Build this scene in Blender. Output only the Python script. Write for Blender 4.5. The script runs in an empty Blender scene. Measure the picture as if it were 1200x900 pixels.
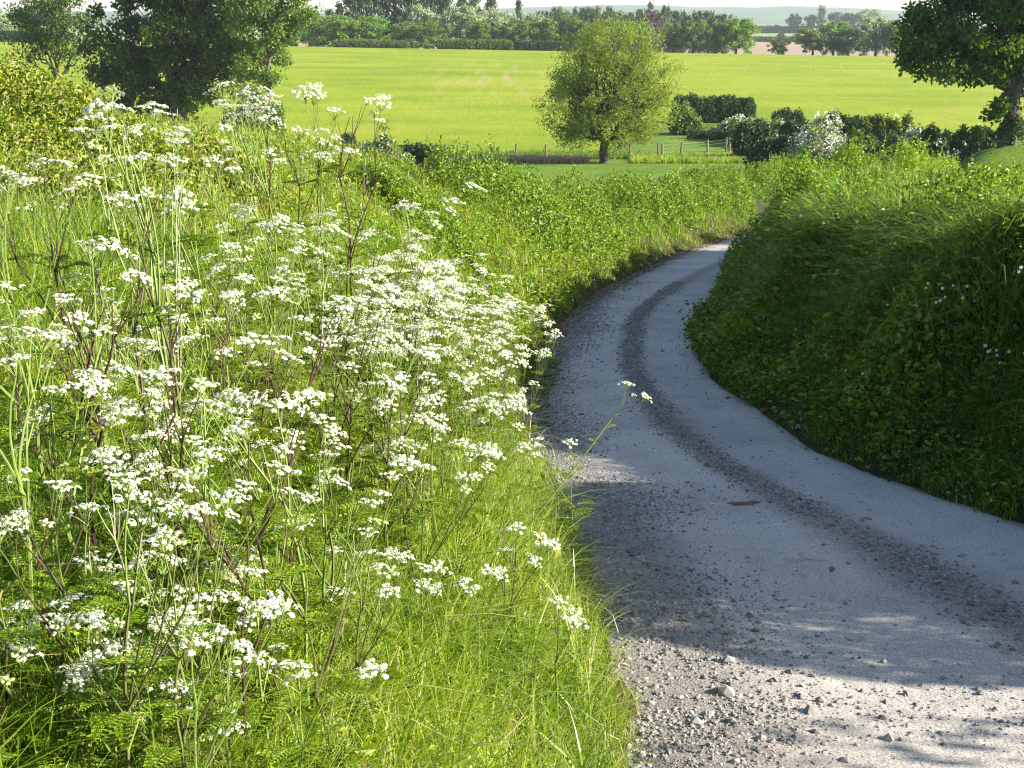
import bpy, math
import numpy as np
from mathutils import Vector, Matrix
rs = np.random.RandomState
R0 = rs(7)
scene = bpy.context.scene
COL = scene.collection
# ------------------------------------------------------------------ camera
CAMZ = 2.2; PITCH = math.radians(15.9); F = 1500.0
cd = bpy.data.cameras.new('camera'); cd.lens = 45.0; cd.sensor_width = 36.0
cd.clip_start = 0.05; cd.clip_end = 20000
cam = bpy.data.objects.new('camera', cd); COL.objects.link(cam)
cam.location = (0, 0, CAMZ); cam.rotation_euler = (math.pi/2 - PITCH, 0, 0)
scene.camera = cam
# ------------------------------------------------------------------ world and sun
SUN_EL = math.radians(27.0)
SUN_DIR = Vector((math.cos(SUN_EL)*0.988, math.cos(SUN_EL)*-0.155, math.sin(SUN_EL))).normalized()
w = bpy.data.worlds.new('World'); scene.world = w; w.use_nodes = True
nt = w.node_tree; bg = nt.nodes['Background']
sky = nt.nodes.new('ShaderNodeTexSky'); sky.sky_type = 'NISHITA'; sky.sun_disc = False
sky.sun_elevation = SUN_EL
sky.sun_rotation = math.atan2(SUN_DIR.x, SUN_DIR.y)
sky.air_density = 1.0; sky.dust_density = .6; sky.ozone_density = 1.0
nt.links.new(sky.outputs[0], bg.inputs[0]); bg.inputs[1].default_value = 0.080
ld = bpy.data.lights.new('sun', 'SUN'); ld.energy = 5.0; ld.angle = math.radians(0.5); ld.color = (1.0, 0.93, 0.80)
lo = bpy.data.objects.new('sun', ld); COL.objects.link(lo)
lo.rotation_euler = SUN_DIR.to_track_quat('Z', 'Y').to_euler()
vs = scene.view_settings; vs.view_transform = 'Standard'; vs.look = 'None'; vs.gamma = 1.0; vs.exposure = 1.70
scene.cycles.max_bounces = 6; scene.cycles.diffuse_bounces = 3; scene.cycles.glossy_bounces = 2
scene.cycles.transmission_bounces = 4; scene.cycles.transparent_max_bounces = 4; scene.cycles.volume_bounces = 0
scene.cycles.use_denoising = True; scene.cycles.denoising_prefilter = 'NONE'; scene.cycles.filter_width = 1.25
scene.cycles.caustics_reflective = False; scene.cycles.caustics_refractive = False
# ------------------------------------------------------------------ materials
def mat_new(name):
    m = bpy.data.materials.new(name); m.use_nodes = True
    t = m.node_tree; t.nodes.clear()
    return m, t, t.nodes, t.links
def ramp(N, L, fac, cols):
    r = N.new('ShaderNodeValToRGB'); e = r.color_ramp.elements
    while len(e) < len(cols): e.new(0.5)
    for i, (p, c) in enumerate(cols):
        e[i].position = p; e[i].color = (*c, 1)
    L.new(fac, r.inputs[0]); return r.outputs[0]
def leaf_mat(name, cols, trans=0.38, tcol=(1.25, 1.25, 0.55), patch=None, patch_scale=1.0, rough=0.5, spec=0.35):
    """cols: ramp over the per-leaf random value; patch: second colour mixed in by a world noise"""
    m, t, N, L = mat_new(name)
    a = N.new('ShaderNodeAttribute'); a.attribute_name = 'rnd'
    c = ramp(N, L, a.outputs['Fac'], cols)
    if patch is not None:
        g = N.new('ShaderNodeNewGeometry')
        n = N.new('ShaderNodeTexNoise'); n.inputs['Scale'].default_value = patch_scale; n.inputs['Detail'].default_value = 3
        L.new(g.outputs['Position'], n.inputs['Vector'])
        k = ramp(N, L, n.outputs['Fac'], [(0.45, (0, 0, 0)), (0.62, (1, 1, 1))])
        mx = N.new('ShaderNodeMix'); mx.data_type = 'RGBA'; L.new(k, mx.inputs['Factor'])
        L.new(c, mx.inputs['A']); mx.inputs['B'].default_value = (*patch, 1); c = mx.outputs['Result']
    p = N.new('ShaderNodeBsdfPrincipled'); p.inputs['Roughness'].default_value = rough
    p.inputs['Specular IOR Level'].default_value = spec
    L.new(c, p.inputs['Base Color'])
    tr = N.new('ShaderNodeBsdfTranslucent')
    mul = N.new('ShaderNodeMix'); mul.data_type = 'RGBA'; mul.blend_type = 'MULTIPLY'; mul.inputs['Factor'].default_value = 1
    mul.clamp_result = True
    L.new(c, mul.inputs['A']); mul.inputs['B'].default_value = (*tcol, 1)
    L.new(mul.outputs['Result'], tr.inputs['Color'])
    ms = N.new('ShaderNodeMixShader'); ms.inputs[0].default_value = trans
    L.new(p.outputs[0], ms.inputs[1]); L.new(tr.outputs[0], ms.inputs[2])
    o = N.new('ShaderNodeOutputMaterial'); L.new(ms.outputs[0], o.inputs[0])
    return m
def solid_mat(name, c1, c2, scale=8.0, rough=0.85, bump=0.3, detail=6, coord='Object'):
    m, t, N, L = mat_new(name)
    tc = N.new('ShaderNodeTexCoord')
    n = N.new('ShaderNodeTexNoise'); n.inputs['Scale'].default_value = scale; n.inputs['Detail'].default_value = detail
    L.new(tc.outputs[coord], n.inputs['Vector'])
    c = ramp(N, L, n.outputs['Fac'], [(0.3, c1), (0.7, c2)])
    p = N.new('ShaderNodeBsdfPrincipled'); p.inputs['Roughness'].default_value = rough
    p.inputs['Specular IOR Level'].default_value = 0.25
    L.new(c, p.inputs['Base Color'])
    b = N.new('ShaderNodeBump'); b.inputs['Strength'].default_value = bump; b.inputs['Distance'].default_value = 0.03
    L.new(n.outputs['Fac'], b.inputs['Height']); L.new(b.outputs[0], p.inputs['Normal'])
    o = N.new('ShaderNodeOutputMaterial'); L.new(p.outputs[0], o.inputs[0])
    return m
# ------------------------------------------------------------------ mesh helpers
def mk(name, V, Fs, mat=None, rnd=None, parent=None, smooth=False, loc=None, link=True):
    """V (n,3); Fs list of int arrays (k,3)/(k,4); rnd per-vertex float"""
    V = np.asarray(V, np.float32).reshape(-1, 3)
    me = bpy.data.meshes.new(name)
    me.vertices.add(len(V)); me.vertices.foreach_set('co', V.ravel())
    Fs = [np.asarray(f, np.int32) for f in Fs if len(f)]
    nl = sum(f.size for f in Fs); nf = sum(len(f) for f in Fs)
    me.loops.add(nl); me.polygons.add(nf)
    me.loops.foreach_set('vertex_index', np.concatenate([f.ravel() for f in Fs]))
    ls = []; st = 0
    for f in Fs:
        ls.append(st + np.arange(len(f))*f.shape[1]); st += f.size
    me.polygons.foreach_set('loop_start', np.concatenate(ls).astype(np.int32))
    me.update(calc_edges=True)
    me.polygons.foreach_set('use_smooth', np.full(nf, bool(smooth)))
    if rnd is not None:
        a = me.attributes.new('rnd', 'FLOAT', 'POINT'); a.data.foreach_set('value', np.asarray(rnd, np.float32))
    if mat is not None: me.materials.append(mat)
    o = bpy.data.objects.new(name, me)
    if link: COL.objects.link(o)
    if parent is not None: o.parent = parent
    if loc is not None: o.location = loc
    return o
def tag(o, label=None, cat=None, group=None, kind=None):
    if label: o['label'] = label
    if cat: o['category'] = cat
    if group: o['group'] = group
    if kind: o['kind'] = kind
    return o
def empty(name, loc, label, cat, group=None, rz=0.0):
    o = bpy.data.objects.new(name, None); COL.objects.link(o)
    o.location = loc; o.rotation_euler = (0, 0, rz); o.empty_display_size = 0.2
    return tag(o, label, cat, group)
def copy_thing(root, loc, rz, sc, label, group=None):
    r = root.copy(); COL.objects.link(r); r.location = loc; r.rotation_euler = (0, 0, rz); r.scale = sc
    r['label'] = label
    if group: r['group'] = group
    for ch in list(root.children):
        c = ch.copy(); COL.objects.link(c); c.parent = r
        for g in list(ch.children):
            d = g.copy(); COL.objects.link(d); d.parent = c
    return r
def nrm(v): return v/np.maximum(np.linalg.norm(v, axis=-1, keepdims=True), 1e-9)
def rdir(r, n):
    v = r.normal(size=(n, 3)); return nrm(v)
class Acc:
    """collects geometry for one mesh"""
    def __init__(s): s.V = []; s.F4 = []; s.F3 = []; s.R = []; s.n = 0
    def add(s, V, F4=None, F3=None, rnd=0.5):
        V = np.asarray(V, float).reshape(-1, 3)
        s.V.append(V)
        s.R.append(np.broadcast_to(np.asarray(rnd, float), (len(V),)).copy())
        if F4 is not None and len(F4): s.F4.append(np.asarray(F4) + s.n)
        if F3 is not None and len(F3): s.F3.append(np.asarray(F3) + s.n)
        s.n += len(V)
    def build(s, name, mat, parent=None, smooth=False, **k):
        Fs = []
        if s.F4: Fs.append(np.concatenate(s.F4))
        if s.F3: Fs.append(np.concatenate(s.F3))
        return mk(name, np.concatenate(s.V), Fs, mat, np.concatenate(s.R), parent, smooth, **k)
def tube(acc, P, rad, sides=6, rnd=0.5):
    P = np.asarray(P, float); n = len(P); rad = np.broadcast_to(rad, (n,))
    T = nrm(np.gradient(P, axis=0))
    ref = np.array([0.0, 0, 1]) if abs(T[:, 2]).mean() < 0.8 else np.array([1.0, 0.1, 0])
    A = nrm(np.cross(T, ref)); Bv = np.cross(T, A)
    th = np.arange(sides)/sides*2*np.pi
    V = P[:, None, :] + rad[:, None, None]*(np.cos(th)[None, :, None]*A[:, None, :] + np.sin(th)[None, :, None]*Bv[:, None, :])
    i = np.arange(n-1)[:, None]*sides; j = np.arange(sides)[None, :]; j2 = (j+1) % sides
    F = np.stack([i+j, i+j2, i+sides+j2, i+sides+j], -1).reshape(-1, 4)
    acc.add(V.reshape(-1, 3), F, rnd=rnd)
def blades(acc, base, h, wd, az, bend, r, segs=3, up=None):
    """grass blades: all vectorised"""
    n = len(base)
    d = np.stack([np.cos(az), np.sin(az), np.zeros(n)], -1)
    sa = az + np.pi/2 + r.uniform(-1.2, 1.2, n)
    sd = np.stack([np.cos(sa), np.sin(sa), np.zeros(n)], -1)
    t = np.linspace(0, 1, segs+1)
    hz = t[None]*h[:, None]*(1 - 0.45*bend[:, None]*t[None]**1.5)
    ho = h[:, None]*bend[:, None]*t[None]**2*0.9
    C = base[:, None, :] + ho[..., None]*d[:, None, :]
    C[..., 2] += hz
    ww = (wd[:, None]*(1.0 - 0.92*t[None]**1.6)*0.5)
    V = np.stack([C - ww[..., None]*sd[:, None, :], C + ww[..., None]*sd[:, None, :]], 2)   # n,seg+1,2,3
    k = np.arange(n)[:, None]*(segs+1)*2; s = np.arange(segs)[None]*2
    a = k + s
    F = np.stack([a, a+1, a+3, a+2], -1).reshape(-1, 4)
    rv = np.repeat(r.uniform(0, 1, n), (segs+1)*2)
    acc.add(V.reshape(-1, 3), F, rnd=rv)
def leaves(acc, P, D, Nn, ln, wd, r, rnd=None, fold=0.25):
    """folded rhombic leaves at P pointing D with normal Nn"""
    n = len(P); D = nrm(D); S = nrm(np.cross(D, Nn)); Nn = np.cross(S, D)
    ln = np.broadcast_to(ln, (n,))[:, None]; wd = np.broadcast_to(wd, (n,))[:, None]
    mid = P + D*ln*0.5
    a = P; b = mid + S*wd*0.5 + Nn*wd*fold; c = P + D*ln - Nn*ln*0.12; e = mid - S*wd*0.5 + Nn*wd*fold
    m = mid - Nn*0.0
    V = np.stack([a, b, c, e], 1).reshape(-1, 3)
    k = np.arange(n)[:, None]*4
    F = np.concatenate([k + np.array([[0, 1, 2]]), k + np.array([[0, 2, 3]])], 0)
    rv = np.repeat(r.uniform(0, 1, n) if rnd is None else rnd, 4)
    acc.add(V, None, F, rnd=rv)
def vnoise(P, scale, seed=0):
    """cheap smooth value noise of 3-D points, 0..1"""
    P = np.asarray(P, float)*scale; i = np.floor(P).astype(np.int64); f = P - i; f = f*f*(3-2*f)
    def h(a, b, c):
        x = (a*73856093) ^ (b*19349663) ^ (c*83492791) ^ (seed*2654435)
        x = (x ^ (x >> 13))*1274126177 & 0x7fffffff
        return ((x ^ (x >> 16)) & 0xffff)/65535.0
    o = 0
    for dx in (0, 1):
        for dy in (0, 1):
            for dz in (0, 1):
                wt = (f[..., 0] if dx else 1-f[..., 0])*(f[..., 1] if dy else 1-f[..., 1])*(f[..., 2] if dz else 1-f[..., 2])
                o = o + wt*h(i[..., 0]+dx, i[..., 1]+dy, i[..., 2]+dz)
    return o
def n2(x, y, scale, seed=0):
    return vnoise(np.stack([x, y, np.zeros_like(x)], -1), scale, seed)
# ------------------------------------------------------------------ terrain
YS = np.array([-60, 0, 20, 28, 35, 45, 60, 85, 105, 130, 200, 350, 450, 600, 900, 1500, 3200, 9000.])
ZS = np.array([5, 0, -2.8, -3.6, -4.1, -4.8, -6.0, -7.6, -8.8, -8.7, -7.9, -5.4, -11.5, -13, -10.5, -8, -6, -6])
_yy = np.arange(-60, 9000, 1.0)
_zz = np.interp(_yy, YS, ZS)
_k = np.ones(7)/7; _zs = np.convolve(np.pad(_zz, 3, mode='edge'), _k, 'valid')
def Bz(x, y):
    z = np.interp(y, _yy, _zs)
    t = np.clip((y-120)/230, 0, 1); t2 = np.clip(1-(y-420)/200, 0, 1)
    z = z + np.clip(-x, -160, 170)*0.0165*t*t2
    return z
Lp = np.array([(.2, -7), (.22, -2), (.25, 1), (.39, 4.4), (.49, 5.3), (.54, 6.6), (.4, 8.6), (.28, 10.1), (.15, 12.1), (.19, 15.2), (.55, 20.1), (1.04, 23.4), (2.0, 28), (3.7, 33), (5.4, 37.4), (6.6, 40), (9.5, 46), (14, 56), (20, 70), (26.5, 84), (38, 100), (60, 115), (90, 128)], float)
Rp = np.array([(7.2, -7), (6.8, -2), (6.0, 1.5), (4.9, 5), (4.3, 6.4), (3.75, 7.9), (3.2, 9.4), (2.85, 10.6), (2.65, 12.9), (2.6, 15.6), (2.85, 19.2), (3.3, 22.6), (4.3, 26.6), (5.9, 31.2), (7.8, 35.2), (9.0, 38), (11.8, 44.2), (16.2, 54.5), (22.3, 69), (28.8, 83), (40, 98), (61, 112), (91, 125.5)], float)
def catmull(P, m):
    Q = np.vstack([2*P[0]-P[1], P, 2*P[-1]-P[-2]]); out = []
    for i in range(1, len(Q)-2):
        for t in np.linspace(0, 1, m, endpoint=False):
            p0, p1, p2, p3 = Q[i-1], Q[i], Q[i+1], Q[i+2]
            out.append(0.5*((2*p1) + (p2-p0)*t + (2*p0-5*p1+4*p2-p3)*t*t + (3*p1-p0-3*p2+p3)*t**3))
    out.append(P[-1]); return np.array(out)
Ls = catmull(Lp, 14); Rs = catmull(Rp, 14); Cs = (Ls+Rs)/2; HW = np.linalg.norm(Rs-Ls, axis=1)/2
ARC = np.concatenate([[0], np.cumsum(np.linalg.norm(np.diff(Cs, axis=0), axis=1))])
Tn = nrm(np.gradient(Cs, axis=0)); Rn = np.stack([Tn[:, 1], -Tn[:, 0]], -1)
def road_rel(x, y):
    """-> lateral offset from centreline (right +), half width, arc"""
    x = np.atleast_1d(np.asarray(x, float)).ravel(); y = np.atleast_1d(np.asarray(y, float)).ravel()
    lat = np.empty(len(x)); hw = np.empty(len(x)); ar = np.empty(len(x))
    for s in range(0, len(x), 20000):
        X = x[s:s+20000, None]-Cs[None, :, 0]; Y = y[s:s+20000, None]-Cs[None, :, 1]
        d2 = X*X+Y*Y; k = d2.argmin(1); q = np.arange(len(k))
        side = X[q, k]*Rn[k, 0]+Y[q, k]*Rn[k, 1]
        along = X[q, k]*Tn[k, 0]+Y[q, k]*Tn[k, 1]
        lat[s:s+20000] = np.sign(side)*np.sqrt(np.maximum(d2[q, k]-np.clip(along, -.3, .3)**2, 0))
        hw[s:s+20000] = HW[k]; ar[s:s+20000] = ARC[k]+np.clip(along, -.3, .3)
    return lat, hw, ar
def sstep(a, b, x):
    t = np.clip((x-a)/(b-a), 0, 1); return t*t*(3-2*t)
def ground(x, y, road=False):
    x = np.atleast_1d(np.asarray(x, float)).ravel(); y = np.atleast_1d(np.asarray(y, float)).ravel()
    z = Bz(x, y)
    near = (y < 135) & (np.abs(x) < 110)
    if near.any():
        xn, yn = x[near], y[near]
        lat, hw, ar = road_rel(xn, yn)
        dl = -lat-hw; dr = lat-hw
        hL1 = np.interp(dl, [0, .3, .8, 1.8, 3, 5, 7, 12, 25, 45], [0, .17, .6, 1.25, 1.8, 2.4, 2.75, 2.8, 1.8, 0])*(1+.16*sstep(6, 15, yn))
        hL2 = np.interp(dl, [0, .3, 1.0, 2.0, 4, 8], [0, .25, .8, .95, .6, 0])
        a = sstep(27, 37, yn); b = 1-sstep(58, 85, yn)
        hL = (hL1*(1-a)+hL2*a)*b
        drn = dr+np.clip(dr/.5, 0, 1)*(.75*(n2(ar, ar*0, .55, 31)-.5)+.35*(n2(ar, ar*0, 1.9, 32)-.5))
        hR1 = np.interp(drn, [0, .3, .8, 1.1, 1.5, 2.0, 4, 7, 12, 22], [0, .2, .62, 1.15, 1.95, 2.2, 2.3, 2.2, 1.4, 0])
        hR1 = hR1+np.clip((dr-1)/1, 0, 1)*(.35*(n2(xn, yn, .5, 33)-.5)+.2*(n2(xn, yn, 1.4, 34)-.5))*(dr < 14)
        a = 1-0.8*sstep(33, 44, yn); c = 0.85+0.15*sstep(4, 6, yn)+.04*sstep(20, 28, yn)
        hR = hR1*a*c*b*(.84+.06*sstep(17, 27, yn))
        lump = (n2(xn, yn, 0.9, 3)-.5)*.28+(n2(xn, yn, 2.6, 4)-.5)*.12
        off = np.clip(np.maximum(dl, dr)/1.0, 0, 1)*(1-sstep(60, 90, yn))
        z[near] += hL+hR+lump*off
        mound = 2.2*np.exp(-(((xn-24.5)/7)**2+((yn-60)/9)**2))
        z[near] += mound*sstep(0, 3, dr)
        if not road: z[near] -= 0.05*(1-sstep(-.12, .05, np.maximum(dl, dr)))
    return z
def g1(x, y): return float(ground(x, y)[0])
# the pixel -> ray helper used to lay the place out from the photograph
def ray(u, v):
    a = (u-600)/F; b = (450-v)/F
    return np.array([a, math.cos(PITCH)+b*math.sin(PITCH), -math.sin(PITCH)+b*math.cos(PITCH)])
def at(u, v, dist):
    """point on the ray through photo pixel (u,v) at world y = dist"""
    d = ray(u, v); d = d/d[1]; return np.array([d[0]*dist, dist, CAMZ+d[2]*dist])
def hit(u, v, H=0.0, t0=1.6, t1=200):
    """where the ray is H above the ground"""
    d = ray(u, v); d = d/d[1]; t = np.concatenate([np.arange(t0, 30, .04), np.arange(30, t1, .25)])
    x = d[0]*t; z = CAMZ+d[2]*t; q = z-ground(x, t)-H
    i = np.argmax(q < 0)
    if q[i] >= 0: return None
    return np.array([x[i], t[i], z[i]])
# ground sheet
def axis(a, b, st, far_a, far_b, g=1.10):
    c = list(np.arange(a, b, st)); s = st
    while c[-1] < far_b: s = min(s*g, 260); c.append(c[-1]+s)
    s = st; lo_ = []
    p = a
    while p > far_a: s = min(s*g, 260); p -= s; lo_.append(p)
    return np.array(lo_[::-1]+c)
gx = axis(-11, 15, .22, -2600, 2600); gy = axis(-7, 60, .25, -120, 3400, 1.05)
GX, GY = np.meshgrid(gx, gy)
GZ = ground(GX.ravel(), GY.ravel())
nx, ny = len(gx), len(gy)
i = np.arange(ny-1)[:, None]*nx; j = np.arange(nx-1)[None]
GF = np.stack([i+j, i+j+1, i+nx+j+1, i+nx+j], -1).reshape(-1, 4)
lat, hw, ar = road_rel(np.clip(GX.ravel(), -100, 100), np.clip(GY.ravel(), -7, 130))
dl = -lat-hw; dr = lat-hw
# zone: 0 verge soil, 1 mown pasture, 2 crop field
zone = np.zeros(len(GZ))
far = (GY.ravel() > 62)
zone[far] = 1
zone[(GY.ravel() > 30) & (np.maximum(dl, dr) > 5)] = 1
zone[(GY.ravel() > 42) & (np.maximum(dl, dr) > 1.2)] = 1
fx, fy = GX.ravel(), GY.ravel()
lower = np.interp(fx, [-400, -60, -8, 8, 14, 21, 30, 45, 120, 400], [108, 108, 108, 112, 135, 150, 128, 108, 100, 95])
zone += (fy > lower)*1.0*(far)
m, t, N, L = mat_new('land')
za = N.new('ShaderNodeAttribute'); za.attribute_name = 'rnd'
g = N.new('ShaderNodeNewGeometry'); sep = N.new('ShaderNodeSeparateXYZ'); L.new(g.outputs['Position'], sep.inputs[0])
def noise(scale, detail=4, vec=None, rough=.5):
    n = N.new('ShaderNodeTexNoise'); n.inputs['Scale'].default_value = scale; n.inputs['Detail'].default_value = detail
    n.inputs['Roughness'].default_value = rough
    L.new(vec if vec is not None else g.outputs['Position'], n.inputs['Vector']); return n.outputs['Fac']
soil = ramp(N, L, noise(6, 6), [(.3, (.035, .028, .014)), (.55, (.05, .055, .018)), (.75, (.10, .085, .05))])
past = ramp(N, L, noise(.35, 6), [(.3, (.075, .14, .018)), (.7, (.13, .20, .022))])
mp = N.new('ShaderNodeMapping'); L.new(g.outputs['Position'], mp.inputs[0]); mp.inputs['Scale'].default_value = (.05, .10, .05)
mp2 = N.new('ShaderNodeMapping'); L.new(g.outputs['Position'], mp2.inputs[0]); mp2.inputs['Scale'].default_value = (1.2, .22, 1)
f1 = noise(1.0, 5, mp.outputs[0]); f2 = noise(1.0, 5, mp2.outputs[0], .7)
ad = N.new('ShaderNodeMath'); ad.operation = 'MULTIPLY_ADD'; L.new(f2, ad.inputs[0]); ad.inputs[1].default_value = .5; L.new(f1, ad.inputs[2])
crop = ramp(N, L, ad.outputs[0], [(.48, (.120, .185, .010)), (.75, (.188, .243, .013)), (1.0, (.25, .275, .026))])
# tramlines sweeping round the right of the field
dvx = N.new('ShaderNodeVectorMath'); dvx.operation = 'DISTANCE'; L.new(g.outputs['Position'], dvx.inputs[0]); dvx.inputs[1].default_value = (430, 190, -6)
wv = N.new('ShaderNodeMath'); wv.operation = 'PINGPONG'; L.new(dvx.outputs['Value'], wv.inputs[0]); wv.inputs[1].default_value = 3.2
ln_ = ramp(N, L, wv.outputs[0], [(.0, (1, 1, 1)), (1.3/9, (.0, .0, .0))])
mkx = N.new('ShaderNodeMapRange'); L.new(sep.outputs['X'], mkx.inputs[0]); mkx.inputs[1].default_value = 10; mkx.inputs[2].default_value = 30
mulx = N.new('ShaderNodeMath'); mulx.operation = 'MULTIPLY'; L.new(ln_, mulx.inputs[0]); L.new(mkx.outputs[0], mulx.inputs[1])
mul2 = N.new('ShaderNodeMath'); mul2.operation = 'MULTIPLY'; L.new(mulx.outputs[0], mul2.inputs[0]); L.new(ramp(N, L, noise(.03, 3), [(.35, (.1, .1, .1)), (.6, (.85, .85, .85))]), mul2.inputs[1])
def mix(fac, a, b):
    x = N.new('ShaderNodeMix'); x.data_type = 'RGBA'
    if isinstance(fac, float): x.inputs['Factor'].default_value = fac
    else: L.new(fac, x.inputs['Factor'])
    for s, c in (('A', a), ('B', b)):
        if isinstance(c, tuple): x.inputs[s].default_value = (*c, 1)
        else: L.new(c, x.inputs[s])
    return x.outputs['Result']
crop = mix(mul2.outputs[0], crop, (.34, .26, .12))
# bare dry patches in the middle of the field
dp = N.new('ShaderNodeVectorMath'); dp.operation = 'DISTANCE'
mp3 = N.new('ShaderNodeMapping'); L.new(g.outputs['Position'], mp3.inputs[0]); mp3.inputs['Scale'].default_value = (1, .18, 0)
L.new(mp3.outputs[0], dp.inputs[0]); dp.inputs[1].default_value = (-3, 40, 0)
dr_ = N.new('ShaderNodeMapRange'); L.new(dp.outputs['Value'], dr_.inputs[0]); dr_.inputs[1].default_value = 16; dr_.inputs[2].default_value = 2
mp4 = N.new('ShaderNodeMapping'); L.new(g.outputs['Position'], mp4.inputs[0]); mp4.inputs['Scale'].default_value = (.5, .03, 0)
dn = ramp(N, L, noise(1.0, 4, mp4.outputs[0]), [(.5, (0, 0, 0)), (.68, (1, 1, 1))])
dm = N.new('ShaderNodeMath'); dm.operation = 'MULTIPLY'; L.new(dr_.outputs[0], dm.inputs[0]); L.new(dn, dm.inputs[1])
dm2 = N.new('ShaderNodeMath'); dm2.operation = 'MULTIPLY'; L.new(dm.outputs[0], dm2.inputs[0]); dm2.inputs[1].default_value = .7
crop = mix(dm2.outputs[0], crop, (.33, .25, .12))
# far fields beyond the crest
fr = N.new('ShaderNodeMapRange'); L.new(sep.outputs['Y'], fr.inputs[0]); fr.inputs[1].default_value = 430; fr.inputs[2].default_value = 1700
farc = ramp(N, L, fr.outputs[0], [(0, (.13, .20, .05)), (.10, (.27, .205, .14)), (.33, (.29, .22, .15)), (.34, (.17, .25, .07)), (.55, (.20, .27, .08)), (.56, (.30, .27, .18)), (.8, (.35, .33, .28)), (.81, (.14, .2, .07))])
for e in farc.node.color_ramp.elements: pass
farc.node.color_ramp.interpolation = 'LINEAR'
fs = N.new('ShaderNodeMath'); fs.operation = 'GREATER_THAN'; L.new(sep.outputs['Y'], fs.inputs[0]); fs.inputs[1].default_value = 400
z1 = N.new('ShaderNodeMath'); z1.operation = 'GREATER_THAN'; L.new(za.outputs['Fac'], z1.inputs[0]); z1.inputs[1].default_value = .5
z2 = N.new('ShaderNodeMath'); z2.operation = 'GREATER_THAN'; L.new(za.outputs['Fac'], z2.inputs[0]); z2.inputs[1].default_value = 1.5
c = mix(z1.outputs[0], soil, past); c = mix(z2.outputs[0], c, crop); c = mix(fs.outputs[0], c, farc)
p = N.new('ShaderNodeBsdfPrincipled'); p.inputs['Roughness'].default_value = .9; p.inputs['Specular IOR Level'].default_value = .1
L.new(c, p.inputs['Base Color'])
b = N.new('ShaderNodeBump'); b.inputs['Strength'].default_value = .8; b.inputs['Distance'].default_value = .25
L.new(noise(2.2, 8, None, .7), b.inputs['Height']); L.new(b.outputs[0], p.inputs['Normal'])
o = N.new('ShaderNodeOutputMaterial'); L.new(p.outputs[0], o.inputs[0])
gnd = mk('ground', np.stack([fx, fy, GZ], -1), [GF], m, zone, smooth=True)
tag(gnd, kind='structure')
# ------------------------------------------------------------------ the lane
ns = len(Cs); fine = []
arc_f = np.concatenate([np.arange(0, 48, .10), np.arange(48, ARC[-1], .6)])
cx = np.interp(arc_f, ARC, Cs[:, 0]); cy = np.interp(arc_f, ARC, Cs[:, 1]); hwf = np.interp(arc_f, ARC, HW)
rnx = np.interp(arc_f, ARC, Rn[:, 0]); rny = np.interp(arc_f, ARC, Rn[:, 1])
U = np.linspace(-1, 1, 45)
wob = 1+0.05*(n2(arc_f, arc_f*0, .9, 9)-.5)
RX = cx[:, None]+rnx[:, None]*hwf[:, None]*U[None]*wob[:, None]*1.03; RY = cy[:, None]+rny[:, None]*hwf[:, None]*U[None]*wob[:, None]*1.03
RZ = Bz(RX.ravel(), RY.ravel()).reshape(RX.shape)
# worn wheel tracks and a slightly raised middle, sinking at the margins
prof = 0.018*np.exp(-((U-.12)/.16)**2) - 0.012*np.exp(-((U+.38)/.2)**2)-0.012*np.exp(-((U-.58)/.2)**2) - 0.03*np.abs(U)**8
RZ = RZ+0.006+prof[None]+0.012*(n2(RX.ravel(), RY.ravel(), 1.8, 5)-.5).reshape(RX.shape)+0.008*(n2(RX.ravel(), RY.ravel(), 7, 6)-.5).reshape(RX.shape)
def road_z(x, y):
    lat, hw, ar = road_rel(x, y); u = np.clip(lat/hw, -1, 1)
    pr = 0.018*np.exp(-((u-.12)/.16)**2) - 0.012*np.exp(-((u+.38)/.2)**2)-0.012*np.exp(-((u-.58)/.2)**2) - 0.03*np.abs(u)**8
    return Bz(x, y)+0.006+pr+0.012*(n2(x, y, 1.8, 5)-.5)+0.008*(n2(x, y, 7, 6)-.5)
nu = len(U); i = np.arange(len(arc_f)-1)[:, None]*nu; j = np.arange(nu-1)[None]
RF = np.stack([i+j, i+j+1, i+nu+j+1, i+nu+j], -1).reshape(-1, 4)
m, t, N, L = mat_new('worn_asphalt')
g = N.new('ShaderNodeNewGeometry'); ua = N.new('ShaderNodeAttribute'); ua.attribute_name = 'rnd'
wn = noise(1.3, 9, None, .75)
off = N.new('ShaderNodeMath'); off.operation = 'MULTIPLY_ADD'; L.new(wn, off.inputs[0]); off.inputs[1].default_value = .16; L.new(ua.outputs['Fac'], off.inputs[2])
off2 = N.new('ShaderNodeMath'); off2.operation = 'ADD'; L.new(off.outputs[0], off2.inputs[0]); off2.inputs[1].default_value = -.08
T_ = (.365, .355, .345); T2 = (.42, .41, .395); G_ = (.255, .23, .21); E_ = (.21, .195, .18)
base = ramp(N, L, off2.outputs[0], [(0, E_), (.14, (.23, .22, .21)), (.24, T_), (.47, T2), (.545, G_), (.60, G_), (.67, T_), (.93, T2), (1, (.10, .085, .06))])
sp = ramp(N, L, noise(95, 3, None, .7), [(.35, (.55, .55, .56)), (.5, (1, 1, 1)), (.66, (1.5, 1.45, 1.4))])
bl = ramp(N, L, noise(1.1, 5), [(.3, (.82, .82, .84)), (.7, (1.15, 1.12, 1.07))])
def mulc(a, b):
    x = N.new('ShaderNodeMix'); x.data_type = 'RGBA'; x.blend_type = 'MULTIPLY'; x.inputs['Factor'].default_value = 1
    L.new(a, x.inputs['A']); L.new(b, x.inputs['B']); return x.outputs['Result']
c = mulc(mulc(base, sp), bl)
pt_ = ramp(N, L, noise(.9, 7, None, .8), [(.60, (0, 0, 0)), (.66, (1, 1, 1))])
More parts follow.
